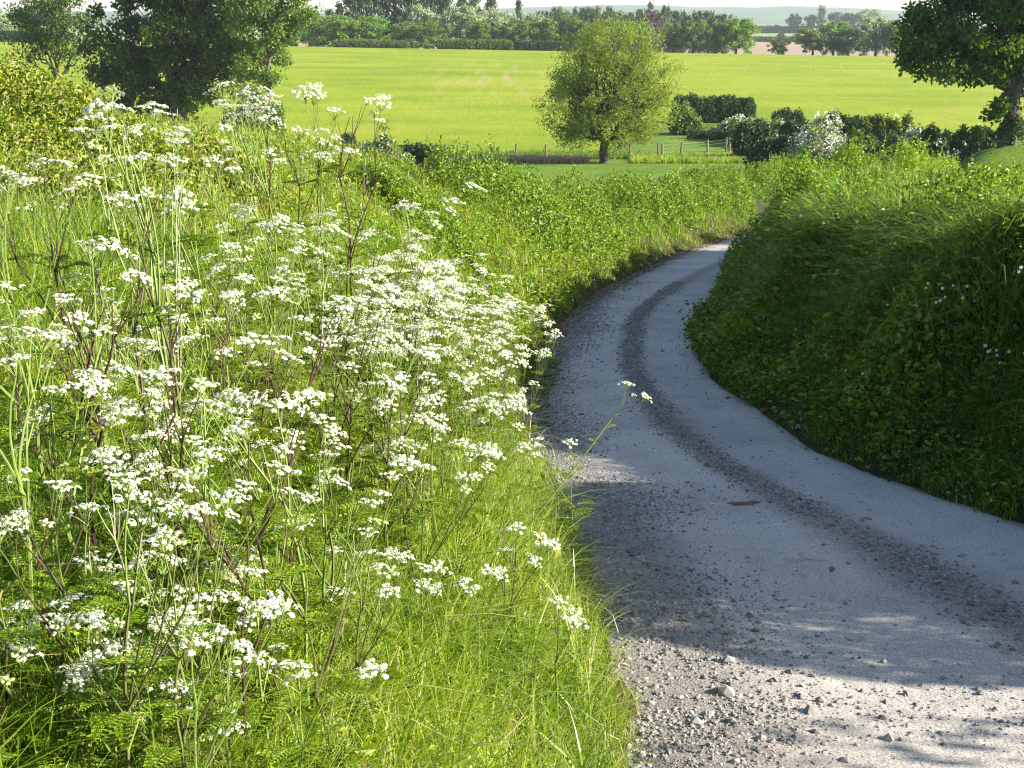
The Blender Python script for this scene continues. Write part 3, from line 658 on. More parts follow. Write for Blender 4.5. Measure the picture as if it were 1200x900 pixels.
def core_mesh(path, w, h, parent, name='branches', shrink=.60, seed=0, mat=None, drop=0.):  # solid dark core behind the leaves, showing as shaded gaps
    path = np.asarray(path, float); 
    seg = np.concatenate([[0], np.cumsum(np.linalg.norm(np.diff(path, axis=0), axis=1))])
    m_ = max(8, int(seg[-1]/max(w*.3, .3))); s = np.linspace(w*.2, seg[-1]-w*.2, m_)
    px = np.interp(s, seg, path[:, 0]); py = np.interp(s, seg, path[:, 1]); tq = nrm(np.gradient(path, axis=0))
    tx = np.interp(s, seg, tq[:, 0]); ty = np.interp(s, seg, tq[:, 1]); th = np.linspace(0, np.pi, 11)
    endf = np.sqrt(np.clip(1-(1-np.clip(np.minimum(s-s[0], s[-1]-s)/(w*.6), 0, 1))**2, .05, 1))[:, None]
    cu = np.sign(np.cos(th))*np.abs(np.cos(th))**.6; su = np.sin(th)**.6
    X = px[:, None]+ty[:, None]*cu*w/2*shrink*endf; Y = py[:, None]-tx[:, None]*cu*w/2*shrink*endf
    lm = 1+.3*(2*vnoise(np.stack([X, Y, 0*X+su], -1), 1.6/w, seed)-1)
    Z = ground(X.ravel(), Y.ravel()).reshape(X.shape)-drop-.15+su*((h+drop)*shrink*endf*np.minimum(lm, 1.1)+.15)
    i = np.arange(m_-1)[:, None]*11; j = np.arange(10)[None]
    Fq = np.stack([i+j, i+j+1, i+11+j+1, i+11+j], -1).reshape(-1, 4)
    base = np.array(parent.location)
    return mk(name, np.stack([X, Y, Z], -1).reshape(-1, 3)-base, [Fq], mat or core_shade_m, parent=parent, smooth=True)
def hedge(name, label, cat, path, w, h, n, ls, mat, group=None, lump=.25, blossom=0, blossom_n=0, seed=0, drop=0.1, nup=.3, aspect=.6, inner=.35, bs=None, shoots=0):
    path = np.asarray(path, float); mid = path[len(path)//2]
    base = np.array([mid[0], mid[1], g1(mid[0], mid[1])])
    root = empty(name, base, label, cat, group)
    rr = rs(1000+seed); acc = Acc()
    shell_leaves(acc, rr, n, path, w, h, ls, lump=lump, seed=seed, drop=drop, nup=nup, aspect=aspect, inner=inner)
    if shoots:
        tmp = Acc(); shell_leaves(tmp, rr, shoots, path, w, h, ls, lump=lump, seed=seed, drop=drop, inner=.02)
        V = tmp.V[0].reshape(-1, 4, 3)[:, 0]; up = rdir(rr, len(V))*.5+np.array([0, 0, 1.0]); Ls_ = rr.uniform(.15, .5, len(V))*max(.6, min(1, h))
        t_ = np.linspace(.1, 1, 9)
        P = (V[:, None]+nrm(up)[:, None]*(Ls_[:, None]*t_[None])[..., None]).reshape(-1, 3)
        Dd = rdir(rr, len(P))+np.repeat(nrm(up), 9, 0)*.7
        sz = ls*np.tile(1.1-.5*t_, len(V))*rr.uniform(.7, 1.2, len(P)); leaves(acc, P, Dd, rdir(rr, len(P))+np.array([0, 0, .4]), sz, sz*.6, rr)
    for a_ in acc.V: a_ -= base
    acc.build('foliage', mat, root)
    core_mesh(path, w, h, root, seed=seed, drop=drop)
    if blossom_n:
        acc = Acc(); shell_leaves(acc, rs(2000+seed), blossom_n*6, path, w*1.04, h*1.02, bs or ls*.8, lump=lump, seed=seed, drop=drop, inner=.12, aspect=.9)
        V = acc.V[0].reshape(-1, 4, 3); q = vnoise(V[:, 0], 1.2/w*2.0, 77+seed) > 1-blossom
        acc2 = Acc(); q = np.where(q)[0][:blossom_n]; V = V[q].reshape(-1, 3)-base
        k = np.arange(len(q))[:, None]*4
        acc2.add(V, None, np.concatenate([k+[[0, 1, 2]], k+[[0, 2, 3]]]), rnd=np.repeat(rr.uniform(0, 1, len(q)), 4))
        acc2.build('blossom', blossom_m, root)
    return root
def bush(name, label, cat, u, v, dist, wpx, hpx, n, mat, seed, blossom=0, blossom_n=0, group=None, lsf=.055, lump=.35, depthf=.8, bs=None):
    """a rounded bush whose base shows at photo pixel (u,v), at world y = dist; size read in pixels"""
    p = at(u, v, dist); dep = dist*math.cos(PITCH)+(CAMZ-p[2])*math.sin(PITCH); W = wpx*dep/F; H = hpx*dep/F*1.04
    zg = g1(p[0], p[1]); H = H+(p[2]-zg)
    if depthf < .6:
        path = [(p[0]-W*.5, p[1]), (p[0]-W*.2, p[1]), (p[0]+W*.2, p[1]), (p[0]+W*.5, p[1])]
        return hedge(name, label, cat, path, W*depthf, max(H, .5), n, max(.05, H*lsf), mat, group, lump, blossom, blossom_n, seed, bs=bs)
    rr = rs(3000+seed); root = empty(name, (p[0], p[1], zg), label, cat, group); acc = Acc(); bl_ = Acc(); st = Acc()
    nl = 9; ls = max(.05, H*lsf)
    for q in range(nl):
        fx = (q+.5)/nl*2-1+rr.uniform(-.15, .15); rx = W*rr.uniform(.13, .24)
        zt = H*(1-.45*abs(fx)**2)*rr.uniform(.62, 1.0)
        c = np.array([fx*W*.40, rr.uniform(-.25, .25)*W, zt*.52]); rad = np.array([rx, rx*1.1, zt*.5])
        tube(st, [(c[0]*.2, c[1]*.2, -.1), c*[.7, .7, .6], c+[0, 0, rad[2]*.5]], [.07, .05, .02], 5)
        m_ = n//nl; v = rdir(rr, m_); k = rr.uniform(.5, 1.08, (m_, 1))**.6
        P = c+v*rad*k*(.78+.5*vnoise(v*1.0+c, 2.2, seed)[:, None]); P[:, 2] = np.maximum(P[:, 2], rr.uniform(0, .25, m_))
        Nn = v+rdir(rr, m_)*.9; Nn[:, 2] += .35
        sz = ls*1.25*rr.uniform(.5, 1.4, m_); leaves(acc, P, rdir(rr, m_), Nn, sz, sz*.65, rr)
        if blossom_n:
            mb = max(20, int(blossom_n/nl*2.4)); v = rdir(rr, mb); v[:, 2] = np.abs(v[:, 2]); P = c+v*rad*1.08
            k = vnoise(P, 1.6/max(H*.3, .4), seed+5) > 1-blossom-.12; P = P[k]; P[:, 2] = np.maximum(P[:, 2], .15)
            if len(P): leaves(bl_, P, rdir(rr, len(P)), v[k]+rdir(rr, len(P))*.6, bs or ls, (bs or ls)*.9, rr)
    acc.build('foliage', mat, root); st.build('branches', bark_m, root)
    if bl_.V: bl_.build('blossom', blossom_m, root)
    return root
def road_path(side, y0, y1, d, step=1.0):
    a = np.arange(arc_y(y0), arc_y(y1), step); h = np.interp(a, ARC, HW)+d; s = -1 if side == 'L' else 1
    return np.stack([np.interp(a, ARC, Cs[:, 0])+s*h*np.interp(a, ARC, Rn[:, 0]), np.interp(a, ARC, Cs[:, 1])+s*h*np.interp(a, ARC, Rn[:, 1])], -1)
G_H = 'hedges lining the lane'
hedge('lane_hedge', 'broad leaved green hedge along the left of the lane beyond the dark notch', 'hedge', road_path('L', 25.5, 60, 1.8), 2.7, .80, 85000, .10, hedge_m, G_H, .45, seed=1, drop=.8, shoots=1700)
hedge('bank_shrub', 'dense leafy shrub patch on the bank just left of the dark notch', 'shrub', [at(455, 200, 24)[:2], at(500, 215, 22)[:2], at(535, 250, 19.5)[:2]], 1.3, .45, 16000, .075, hedge_m, None, .4, seed=2, shoots=160)
hedge('lane_hedge', 'clipped bright yellow green hedge end beside the far glimpse of the lane', 'hedge', road_path('R', 39, 53, 1.9), 2.2, 1.65, 40000, .09, grass_m, G_H, .2, seed=3, drop=.4, shoots=300)
hedge('lane_hedge', 'leafy hedge on top of the right bank with dark gaps and pale young leaves', 'hedge', road_path('R', 8.5, 20, 5.2), 3.0, .24, 70000, .055, hedge2_m, G_H, .7, seed=4, shoots=900)
hedge('lane_hedge', 'unseen leafy hedge added on the right bank beside the camera to shade the lane', 'hedge', road_path('R', 3.9, 8.6, 2.6), 1.8, 1.45, 30000, .07, hedge2_m, G_H, .25, seed=7)  # out of view; height chosen so its shadow crosses the lane
hedge('lane_hedge', 'round leafy hedge bulging over the lane at the right of the bend', 'hedge', road_path('R', 22, 38, 1.22), 1.7, .72, 60000, .09, hedge_m, G_H, .5, seed=5, shoots=350, drop=.6)
hedge('lane_hedge', 'leafy hedge growing out of the middle of the right bank', 'hedge', road_path('R', 9.5, 25, 1.5), 2.0, .26, 60000, .07, hedge_m, G_H, .6, seed=8, shoots=600, drop=.9)
G_B = 'bramble scrub on the left bank'
for q, (u1, v1, u2, v2, dy, wd, hh, lab) in enumerate([
        (-90, 190, 60, 205, 8.2, 3.2, .42, 'yellow green bramble scrub at the left edge of the photo'),
        (-60, 140, 110, 160, 11.0, 3.6, .55, 'bramble scrub with pinkish young leaves below the slender tree'),
        (60, 210, 220, 215, 9.5, 3.0, .30, 'low bramble scrub under the tallest flower heads'),
        (150, 190, 330, 215, 13.5, 3.2, .40, 'low brownish scrub on the bank below the blossoming bush')]):
    hedge('bramble_scrub', lab, 'scrub', [at(u1, v1, dy)[:2], at((u1+u2)/2, v1, dy*1.03)[:2], at(u2, v2, dy)[:2]], wd, hh, 30000, .05*dy/9, bramble_m, G_B, .9, seed=10+q, shoots=420)

# ------------------------------------------------------------------ trees
def limb(acc, a, b, r0, r1, rr, wob=.06, k=6, sides=7):
    a = np.asarray(a, float); b = np.asarray(b, float); t = np.linspace(0, 1, k)[:, None]
    L_ = np.linalg.norm(b-a); off = rr.normal(0, wob*L_, (k, 3)); off[0] = 0; off[-1] = 0
    sag = np.array([0, 0, 1.0])*(np.sin(t*np.pi)*.06*L_)
    P = a+(b-a)*t+off*np.sin(t*np.pi)-sag*0
    tube(acc, P, r0+(r1-r0)*t[:, 0], sides); return P
def tree(name, label, base, H, lobes, trunk_h, tr, seed, mat, bark=None, ls=.3, n_clump=90, per=110, cl=.9, group=None, lean=(0, 0), sides=8, flat=.8, extra=None, cat='tree', aspect=.65, droop=.0, tmin=None):
    """lobes: (x,y,z,rx,ry,rz) in metres from the base"""
    rr = rs(seed); base = np.array(base, float); root = empty(name, base, label, cat, group)
    tk = Acc(); top = np.array([lean[0], lean[1], trunk_h])
    mid = top*.5+rr.normal(0, tr*.3, 3)*[1, 1, 0]
    tube(tk, [(0, 0, -.5), (0, 0, 0), (0.0, 0, trunk_h*.12), mid, top], [tr*1.6, tr*1.45, tr*1.1, tr, tr*.85], sides)
    lob = np.array(lobes, float); vol = lob[:, 3]*lob[:, 4]*lob[:, 5]; pr = vol/vol.sum()
    cc = []
    for q, l in enumerate(lob):
        c_ = l[:3]; P = limb(tk, top-np.array([0, 0, trunk_h*.12*rr.uniform(0, 1)]), c_, tr*.55, tr*.16, rr, .07, 7)
        nk = max(3, int(n_clump*pr[q]))
        v = rdir(rr, nk)*(rr.uniform(.35, 1.0, (nk, 1))**.5); pts = c_+v*l[3:6]
        cc.append(pts)
        for p_ in pts[:max(4, nk//2)]:
            s_ = P[rr.randint(2, 7)]
            limb(tk, s_, p_, tr*.16, tr*.03, rr, .08, 5, 5)
    cc = np.concatenate(cc); nk = len(cc)
    for a_ in tk.V: pass
    tk.build('trunk', bark or bark_m, root, True)
    P = np.repeat(cc, per, 0); csz = cl*rr.uniform(.6, 1.3, nk)
    v = rdir(rr, nk*per)*rr.uniform(0, 1, (nk*per, 1))**.45*np.repeat(csz, per)[:, None]; v[:, 2] *= flat
    v[:, 2] -= droop*np.linalg.norm(v[:, :2], axis=1)
    P = P+v
    if tmin is not None: P[:, 2] = np.maximum(P[:, 2], tmin)
    Nn = nrm(v)+rdir(rr, nk*per)*.9; Nn[:, 2] += .45
    D = rdir(rr, nk*per); D[:, 2] -= .3+droop
    s = ls*rr.uniform(.6, 1.3, nk*per)
    rnd = np.clip(np.repeat(rr.uniform(0, 1, nk), per)*.5+rr.uniform(0, .6, nk*per), 0, 1)
    ac = Acc(); leaves(ac, P, D, Nn, s, s*aspect, rr, rnd)
    ac.build('crown', mat, root)
    return root
def tbase(u, v, dist):
    p = at(u, v, dist); return np.array([p[0], p[1], g1(p[0], p[1])])
# big dark oak on the left
bo = tbase(212, 143, 140); k = 140/F*1.0    # metres per pixel there
def lb(du, dv, rx, rz, ry=None, dy=0): return (du*k, dy, dv*k, rx*k, (ry or rx)*k, rz*k)
tree('oak_tree', 'large dark spreading oak in the field behind the tallest flowers', bo, 0, [
    lb(-20, 95, 62, 40), lb(10, 120, 70, 40), lb(-62, 45, 38, 30), lb(-25, 50, 45, 30), lb(30, 60, 45, 35), lb(5, 30, 40, 18), lb(-50, 22, 32, 16), lb(45, 100, 45, 45), lb(-70, 95, 40, 40), lb(0, 175, 80, 50), lb(-75, 60, 26, 20), lb(-58, 14, 28, 10), lb(-20, 16, 26, 10), lb(62, 70, 30, 36)],
    3.0, .75, 41, oak_m, ls=.46, n_clump=270, per=140, cl=1.5)
ba = tbase(318, 150, 135); k = 135/F
tree('ash_tree', 'lighter green feathery ash tree at the right side of the dark oak', ba, 0, [
    lb(-10, 75, 28, 30), lb(-5, 115, 36, 40), lb(5, 150, 45, 40), lb(-18, 50, 20, 16), lb(15, 100, 24, 30), lb(30, 135, 28, 25)],
    6.0, .28, 42, ash_m, bark_pale_m, ls=.34, n_clump=95, per=120, cl=1.15)
bs_ = tbase(70, 124, 160); k = 160/F
tree('slender_tree', 'slender see-through tree with a straight dark trunk left of the oak', bs_, 0, [
    lb(-25, 72, 20, 14), lb(5, 80, 22, 22), lb(-20, 100, 26, 20), lb(20, 105, 20, 25), lb(0, 130, 34, 30), lb(-32, 55, 17, 14), lb(28, 55, 14, 16), lb(-38, 85, 16, 16), lb(38, 88, 16, 16), lb(0, 62, 18, 12)],
    3.6, .30, 43, oak_m, ls=.36, n_clump=120, per=60, cl=1.45)
# blossoming bush below the ash
bush('elder_bush', 'grey green bush with white blossom under the ash tree', 'bush', 300, 166, 125, 62, 62, 9000, ash_m, 51, .45, 900, lsf=.055, bs=.22)
# pollard willow
bw = tbase(708, 196, 100); k = 100/F
tree('pollard_willow', 'round feathery pollard willow with a short thick trunk in the middle of the view', bw, 0, [
    lb(-2, 80, 58, 56), lb(-42, 64, 38, 38), lb(42, 66, 40, 40), lb(8, 130, 48, 34), lb(-26, 108, 42, 38), lb(46, 98, 38, 36), lb(0, 40, 58, 24), lb(-48, 40, 24, 18), lb(48, 40, 26, 18), lb(30, 134, 30, 24), lb(-26, 132, 30, 22), lb(62, 78, 20, 26)],
    1.7, .34, 44, willow_m, bark_m, ls=.24, n_clump=460, per=80, cl=.80, aspect=.30, flat=1.0, tmin=.9)
# right-hand broadleaved tree
br = tbase(1181, 178, 60); k = 60/F
tree('sycamore_tree', 'big broadleaved tree with a low reaching limb at the right edge', br, 0, [
    lb(-92, 108, 50, 26), lb(-60, 145, 60, 40), lb(-105, 140, 32, 26), lb(-20, 120, 45, 34), lb(-30, 85, 24, 12), lb(0, 190, 85, 50), lb(60, 120, 50, 50), lb(20, 150, 45, 35), lb(-45, 88, 32, 10), lb(-22, 52, 14, 16), lb(25, 60, 20, 24), lb(-112, 104, 22, 16)],
    2.9, .35, 45, maple_m, ls=.24, n_clump=300, per=105, cl=.66)
# ivy round its foot
hedge('ivy', 'dark ivy climbing the trunk of the right hand tree', 'ivy', [(br[0]-.5, br[1]-.2), (br[0]+.5, br[1]-.2)], 1.3, 1.7, 2600, .12, dark_m, None, .3, seed=52)
# mid-distance bushes and hedges: (kind, label, u, base v, dist, width px, height px, n, mat, blossom, blossom n)
mids = [
 ('bush', 'dark rounded bush at the left end of the post and wire fence', 492, 194, 92, 52, 30, 5000, dark_m, 0, 0),
 ('bush', 'pale tangled bush with cut branches left of the dark rounded bush', 448, 196, 90, 55, 36, 4500, mid_m, .35, 350),
 ('bush', 'small dark bush behind the right-hand flower heads of the tall plants', 410, 196, 92, 26, 38, 2500, dark_m, 0, 0),
 ('bush', 'round olive bush half hidden by the willow', 803, 150, 128, 34, 30, 3500, mid_m, .2, 120),
 ('hedge', 'long dark clipped field hedge behind the willow', 836, 139, 142, 86, 23, 9000, dark_m, 0, 0),
 ('bush', 'low blossoming bush at the end of the long dark hedge', 862, 152, 122, 50, 20, 3500, mid_m, .4, 350),
 ('bush', 'low bush between the gate and the big dark bush', 893, 162, 116, 56, 24, 3800, mid_m, .3, 250),
 ('bush', 'big dark bush to the left of the white hawthorn', 918, 189, 88, 72, 36, 7500, dark_m, .2, 80),
 ('hedge', 'short piece of dark hedge behind the white hawthorn', 922, 146, 126, 34, 15, 2400, dark_m, 0, 0),
 ('hedge', 'dark hedge just right of the hawthorn top', 985, 158, 112, 40, 20, 3000, dark_m, 0, 0),
 ('bush', 'dark bush to the right of the white hawthorn', 1008, 183, 86, 48, 30, 5200, mid_m, .25, 160),
 ('hedge', 'green hedge top behind the bright hedge end', 1035, 176, 92, 60, 30, 5000, mid_m, .3, 260),
 ('bush', 'small white blossoming bush beside the dark roadside hedge', 1072, 172, 90, 26, 22, 2600, mid_m, .8, 900),
 ('hedge', 'long dark hedge with white blossom left of the big tree trunk', 1118, 190, 76, 92, 30, 9000, dark_m, .25, 420),
 ('hedge', 'dark overgrown hedge filling the gap right of the blossoming bushes', 905, 170, 104, 80, 22, 6000, dark_m, .2, 150),
 ('bush', 'wide dark thicket directly behind the big dark bush', 900, 158, 118, 70, 20, 5200, mid_m, .25, 220),
 ('bush', 'dark thicket between the hawthorn and the dark bush on its right', 985, 178, 92, 50, 26, 4500, dark_m, .15, 80),
 ('bush', 'low bramble thicket at the right end of the field bushes', 1052, 182, 84, 60, 24, 5000, dark_m, .2, 150),
 ('hedge', 'low green hedge beyond the gate', 820, 156, 124, 30, 8, 900, mid_m, 0, 0)]
for q, (kd, lab, u, v, dist, wp, hp, n, mt, bl_, bn) in enumerate(mids):
    bush('field_hedge' if kd == 'hedge' else 'bush', lab, kd, u, v, dist, wp*1.12, hp*1.05, int(n*1.3), mt, 60+q, bl_, bn, 'field hedges' if kd == 'hedge' else 'bushes round the field edge', lsf=.075 if kd == 'bush' else .09, depthf=.22 if kd == 'hedge' else .7, lump=.38 if kd == 'bush' else .2, bs=.16)
bh = tbase(957, 192, 86); k = 86/F
ht = tree('hawthorn_tree', 'hawthorn covered in white blossom in the middle of the field bushes', bh, 0, [
    lb(-5, 28, 30, 20), lb(14, 25, 30, 18), lb(2, 46, 20, 16), lb(8, 60, 12, 12), lb(-12, 18, 22, 14), lb(30, 14, 18, 12), lb(16, 62, 8, 10)], 1.0, .16, 46, pale_m, ls=.16, n_clump=120, per=90, cl=.45, group=None)
# white blossom sprays on it
rr = rs(99); acc = Acc(); l5 = [lb(-5, 28, 31, 21), lb(14, 25, 27, 19), lb(2, 46, 21, 17), lb(8, 62, 13, 10), lb(-12, 18, 23, 15)]
for l in l5:
    nq = int(1500*l[3]*l[5]/3.0); v = rdir(rr, nq); v[:, 1] = -np.abs(v[:, 1])*rr.choice([1, 1, -1], nq); P = np.array(l[:3])+v*np.array(l[3:6])*rr.uniform(.85, 1.18, (nq, 1))
    q = (vnoise(P, 2.2, 5) > .5) & (rr.uniform(0, 1, len(P)) < .6); P = P[q]; P[:, 2] = np.maximum(P[:, 2], .2)
    leaves(acc, P, rdir(rr, len(P)), v[q]+rdir(rr, len(P))*.6, .15, .13, rr)
acc.build('blossom', blossom_m, ht)
# thin sapling
bt = tbase(452, 196, 95); k = 95/F
tree('sapling', 'thin wispy sapling rising above the tangled bush', bt, 0, [lb(0, 38, 8, 12), lb(4, 24, 10, 8), lb(-3, 52, 5, 8)], 1.6, .05, 47, mid_m, ls=.16, n_clump=26, per=14, cl=.45)
# far tree belt: templates shared by copies
def far_template(kind, mat, seed, lob, trunk_h, tr, per, nc, ls, cl, bark=None, aspect=.7):
    t_ = tree(kind, 'tmp', (0, 0, 0), 0, lob, trunk_h, tr, seed, mat, bark, ls=ls, n_clump=nc, per=per, cl=cl, aspect=aspect, sides=6); return t_
rl = rs(5)
def lob_round(n, r, W=.5, H=1.0, z0=.12):
    out = []
    for q in range(n):
        a = r.uniform(0, 6.28); rad = r.uniform(.1, .62)*W*.62; z = r.uniform(z0+.1, H*.80)
        s = r.uniform(.20, .34)*W*1.05*(1.15-abs(z-.55)*.9)
        out.append((math.cos(a)*rad, math.sin(a)*rad, z, s, s, s*.75))
    out.append((0, 0, H*.80, .2*W, .2*W, .15)); out.append((0, 0, .5, .35*W, .35*W, .3)); return out
TM = {}
for nm, mt in (('mid', mid_m), ('bright', bright_m), ('pale', pale_m), ('dark', dark_m), ('olive', ash_m)):
    TM[nm] = [far_template(nm, mt, 300+q, lob_round(13, rs(310+q), 1.0), .28, .028, 60, 110, .045, .085) for q in range(2 if nm in ('mid', 'pale') else 1)]
TM['purple'] = [far_template('purple', purple_m, 320, lob_round(11, rs(320), 1.0), .28, .028, 60, 90, .045, .085)]
con = [(0, 0, z, (1.02-z)*.36, (1.02-z)*.36, .07) for z in np.arange(.14, 1.0, .075)]
TM['conifer'] = [far_template('conifer', dark_m, 330, con, .5, .02, 55, 110, .04, .06)]
TM['poplar'] = [far_template('poplar', mid_m, 331, [(0, 0, z, .13, .13, .1) for z in np.arange(.2, 1, .12)], .5, .02, 55, 80, .035, .06)]
TM['bush'] = [far_template('bushy', bright_m, 332, lob_round(12, rs(332), 1.1, 1.0, .05)+[(-.35, 0, .2, .2, .2, .2), (.35, 0, .2, .2, .2, .2)], .1, .03, 60, 130, .045, .09)]
TM['olivebush'] = [far_template('bushy', ash_m, 333, lob_round(12, rs(334), 1.1, 1.0, .05)+[(-.35, 0, .2, .2, .2, .2), (.35, 0, .2, .2, .2, .2)], .1, .03, 60, 130, .045, .09)]
# a bare tree: limbs only with a few buds
TM['bare'] = [far_template('bare', pale_m, 340, lob_round(14, rs(341), .8), .25, .03, 2, 120, .02, .12, bark_pale_m)]
far_list = [
 # template, u, base v, top v, width px, dist, kind name, label
 ('conifer', 575, 40, -14, 34, 450, 'conifer_tree', 'tall dark conifer showing above the pale willows'),
 ('conifer', 607, 30, -6, 24, 470, 'conifer_tree', 'narrow dark conifer right of the tallest willow top'),
 ('dark', 425, 50, -22, 46, 400, 'beech_tree', 'tall dark tree directly behind the bright bushes'),
 ('dark', 396, 50, 8, 34, 420, 'beech_tree', 'dark tree left of the tallest dark trees'),
 ('dark', 468, 50, -26, 52, 405, 'beech_tree', 'tall dark tree left of the pale willows'),
 ('dark', 508, 46, -24, 50, 415, 'beech_tree', 'tall dark tree behind the first pale willow'),
 ('dark', 545, 40, -8, 44, 440, 'beech_tree', 'dark tree crown above the pale willows'),
 ('pale', 500, 50, 2, 42, 385, 'willow_tree', 'first pale silvery willow from the left'),
 ('pale', 545, 50, 4, 56, 382, 'willow_tree', 'widest pale silvery willow in the belt'),
 ('pale', 585, 50, 6, 50, 384, 'willow_tree', 'pale silvery willow below the narrow conifer'),
 ('pale', 622, 52, 14, 44, 386, 'willow_tree', 'last pale willow on the right of its row'),
 ('mid', 566, 50, 22, 40, 372, 'hazel_tree', 'low olive tree in front of the widest willow'),
 ('mid', 604, 51, 22, 42, 372, 'hazel_tree', 'low olive tree just left of the dark clipped hedge'),
 ('mid', 640, 52, 18, 42, 376, 'hazel_tree', 'olive tree above the dark clipped hedge'),
 ('mid', 672, 55, 16, 44, 378, 'hazel_tree', 'olive tree showing above the top left of the pollard willow'),
 ('mid', 704, 56, 18, 44, 380, 'hazel_tree', 'olive tree hidden mostly behind the pollard willow'),
 ('bush', 397, 51, 17, 54, 368, 'maple_tree', 'bright green rounded tree nearest the ash'),
 ('bush', 434, 51, 18, 50, 369, 'maple_tree', 'bright green rounded tree beside the olive bush'),
 ('olivebush', 489, 53, 23, 56, 364, 'sallow_bush', 'wide olive bush standing alone at the field edge'),
 ('bright', 746, 61, 23, 34, 362, 'poplar_tree', 'fresh green tree against the right side of the pollard willow'),
 ('bare', 776, 60, 8, 40, 385, 'bare_tree', 'grey leafless tree between the green ones'),
 ('purple', 756, 40, 6, 34, 470, 'beech_tree', 'purple leaved tree on the wooded skyline'),
 ('olive', 790, 63, 25, 30, 362, 'oak_tree', 'first green oak right of the bare tree'),
 ('olive', 812, 63, 21, 36, 361, 'oak_tree', 'second green oak right of the bare tree'),
 ('olive', 838, 63, 23, 32, 363, 'oak_tree', 'green oak in the middle of the group above the field'),
 ('bright', 862, 63, 19, 44, 360, 'oak_tree', 'brightest green oak at the right end of its group'),
 ('mid', 912, 63, 44, 24, 362, 'thorn_tree', 'small round tree alone before the ploughed field'),
 ('mid', 952, 65, 30, 44, 362, 'oak_tree', 'broad oak right of the small round tree'),
 ('bright', 976, 65, 23, 40, 364, 'oak_tree', 'yellow green oak behind the dark one'),
 ('dark', 994, 65, 32, 44, 360, 'oak_tree', 'dark oak at the right end of the field crest'),
 ('pale', 1026, 66, 18, 44, 366, 'willow_tree', 'pale willow next to the big tree on the right'),
 ('mid', 1050, 68, 20, 40, 362, 'oak_tree', 'oak partly behind the leaves of the big tree on the right'),
 ('olive', 1085, 68, 22, 44, 362, 'oak_tree', 'oak behind the crown of the big tree on the right'),
 ('pale', 6, 40, 9, 36, 420, 'willow_tree', 'pale rounded tree at the left edge of the photo'),
 ('dark', 34, 38, 4, 40, 450, 'beech_tree', 'dark tree beside the pale one at the far left'),
 ('dark', 62, 38, 3, 40, 450, 'beech_tree', 'dark tree behind the slender tree'),
 ('bright', 372, 51, 12, 36, 385, 'maple_tree', 'green tree behind the right side of the ash'),
 ('dark', 342, 50, 4, 40, 400, 'beech_tree', 'dark tree behind the ash crown'),
 ('dark', 790, 40, 11, 34, 520, 'beech_tree', 'dark tree right of the purple one on the skyline'),
 ('dark', 820, 40, 10, 40, 520, 'beech_tree', 'dark tree above the green oaks on the skyline'),
 ('dark', 848, 40, 14, 36, 520, 'beech_tree', 'dark tree at the right end of the skyline wood'),
 ('dark', 932, 33, 15, 18, 1150, 'beech_tree', 'bluish round tree beyond the far green field'),
 ('dark', 950, 33, 16, 16, 1150, 'beech_tree', 'bluish tree next to the distant poplar'),
 ('poplar', 962, 33, 8, 8, 1150, 'poplar_tree', 'distant pointed poplar on the horizon'),
 ('dark', 978, 33, 13, 20, 1150, 'beech_tree', 'dark bluish tree right of the distant poplar'),
 ('dark', 996, 33, 14, 22, 1150, 'beech_tree', 'dark bluish tree above the yellow green oak'),
 ('pale', 1016, 33, 9, 34, 1150, 'willow_tree', 'pale distant tree beside the crown of the big tree'),
 ('dark', 915, 42, 38, 10, 800, 'thorn_tree', 'tiny tree on the far green field')]
# skyline wood: single trees in a row
for q in range(15):
    far_list.append(('dark' if q % 3 else 'mid', 628+q*12+rl.uniform(-3, 3), 40, 9+rl.uniform(-6, 6), 24+rl.uniform(-6, 10), 530+rl.uniform(-20, 20), 'beech_tree', 'skyline'))
first = {}
seen = {}
for q, (tn, u, vb, vt, wp, dist, kn, lab) in enumerate(far_list):
    tl = TM[tn]; t_ = tl[q % len(tl)]
    pb = at(u, vb, dist); pt = at(u, vt, dist); H = pt[2]-pb[2]; W = wp*dist/F
    zg = g1(pb[0], pb[1]); 
    H = pt[2]-zg if zg < pb[2]+.5 else H
    wid = {'conifer': .62, 'poplar': .26}.get(tn, .92)
    if lab == 'skyline': lab = 'one of the row of trees making the dark skyline wood above the willow'; grp = 'trees of the skyline wood'
    else: grp = 'trees of the belt beyond the field' if dist < 700 else 'distant trees beyond the far fields'
    sx = W/wid*1.05
    o = copy_thing(t_, (pb[0], pb[1], zg-.1), rl.uniform(0, 6.28), (sx, sx, H/.97), lab, grp)
    o.name = kn
for tl in TM.values():
    for t_ in tl:
        for c_ in list(t_.children): bpy.data.objects.remove(c_)
        bpy.data.objects.remove(t_)
# low hedges along the crest
for q, (lab, u, v, wp, hp, dist, mt) in enumerate([
    ('thin low hedge line at the foot of the bright rounded trees', 435, 53, 90, 6, 352, mid_m),
    ('thin low hedge line left of the clipped dark hedge', 556, 54, 90, 7, 352, mid_m),
    ('dark clipped hedge at the top of the field left of the willow', 640, 58, 72, 9, 350, dark_m),
    ('low hedge at the top left corner of the field', 14, 48, 60, 11, 352, dark_m)]):
    bush('field_hedge', lab, 'hedge', u, v, dist, wp, hp, 6000, mt, 90+q, 0, 0, 'field hedges', lsf=.16, depthf=.12, lump=.12)
for q, (lab, u, v, wp, hp, dist) in enumerate([
    ('dark hedge across the far end of the ploughed field', 915, 47, 110, 4, 820),
    ('distant dark hedge below the horizon trees', 905, 34, 90, 3, 1150)]):
    bush('field_hedge', lab, 'hedge', u, v, dist, wp, hp, 4000, dark_m, 95+q, 0, 0, 'field hedges', lsf=.25, depthf=.07, lump=.1)
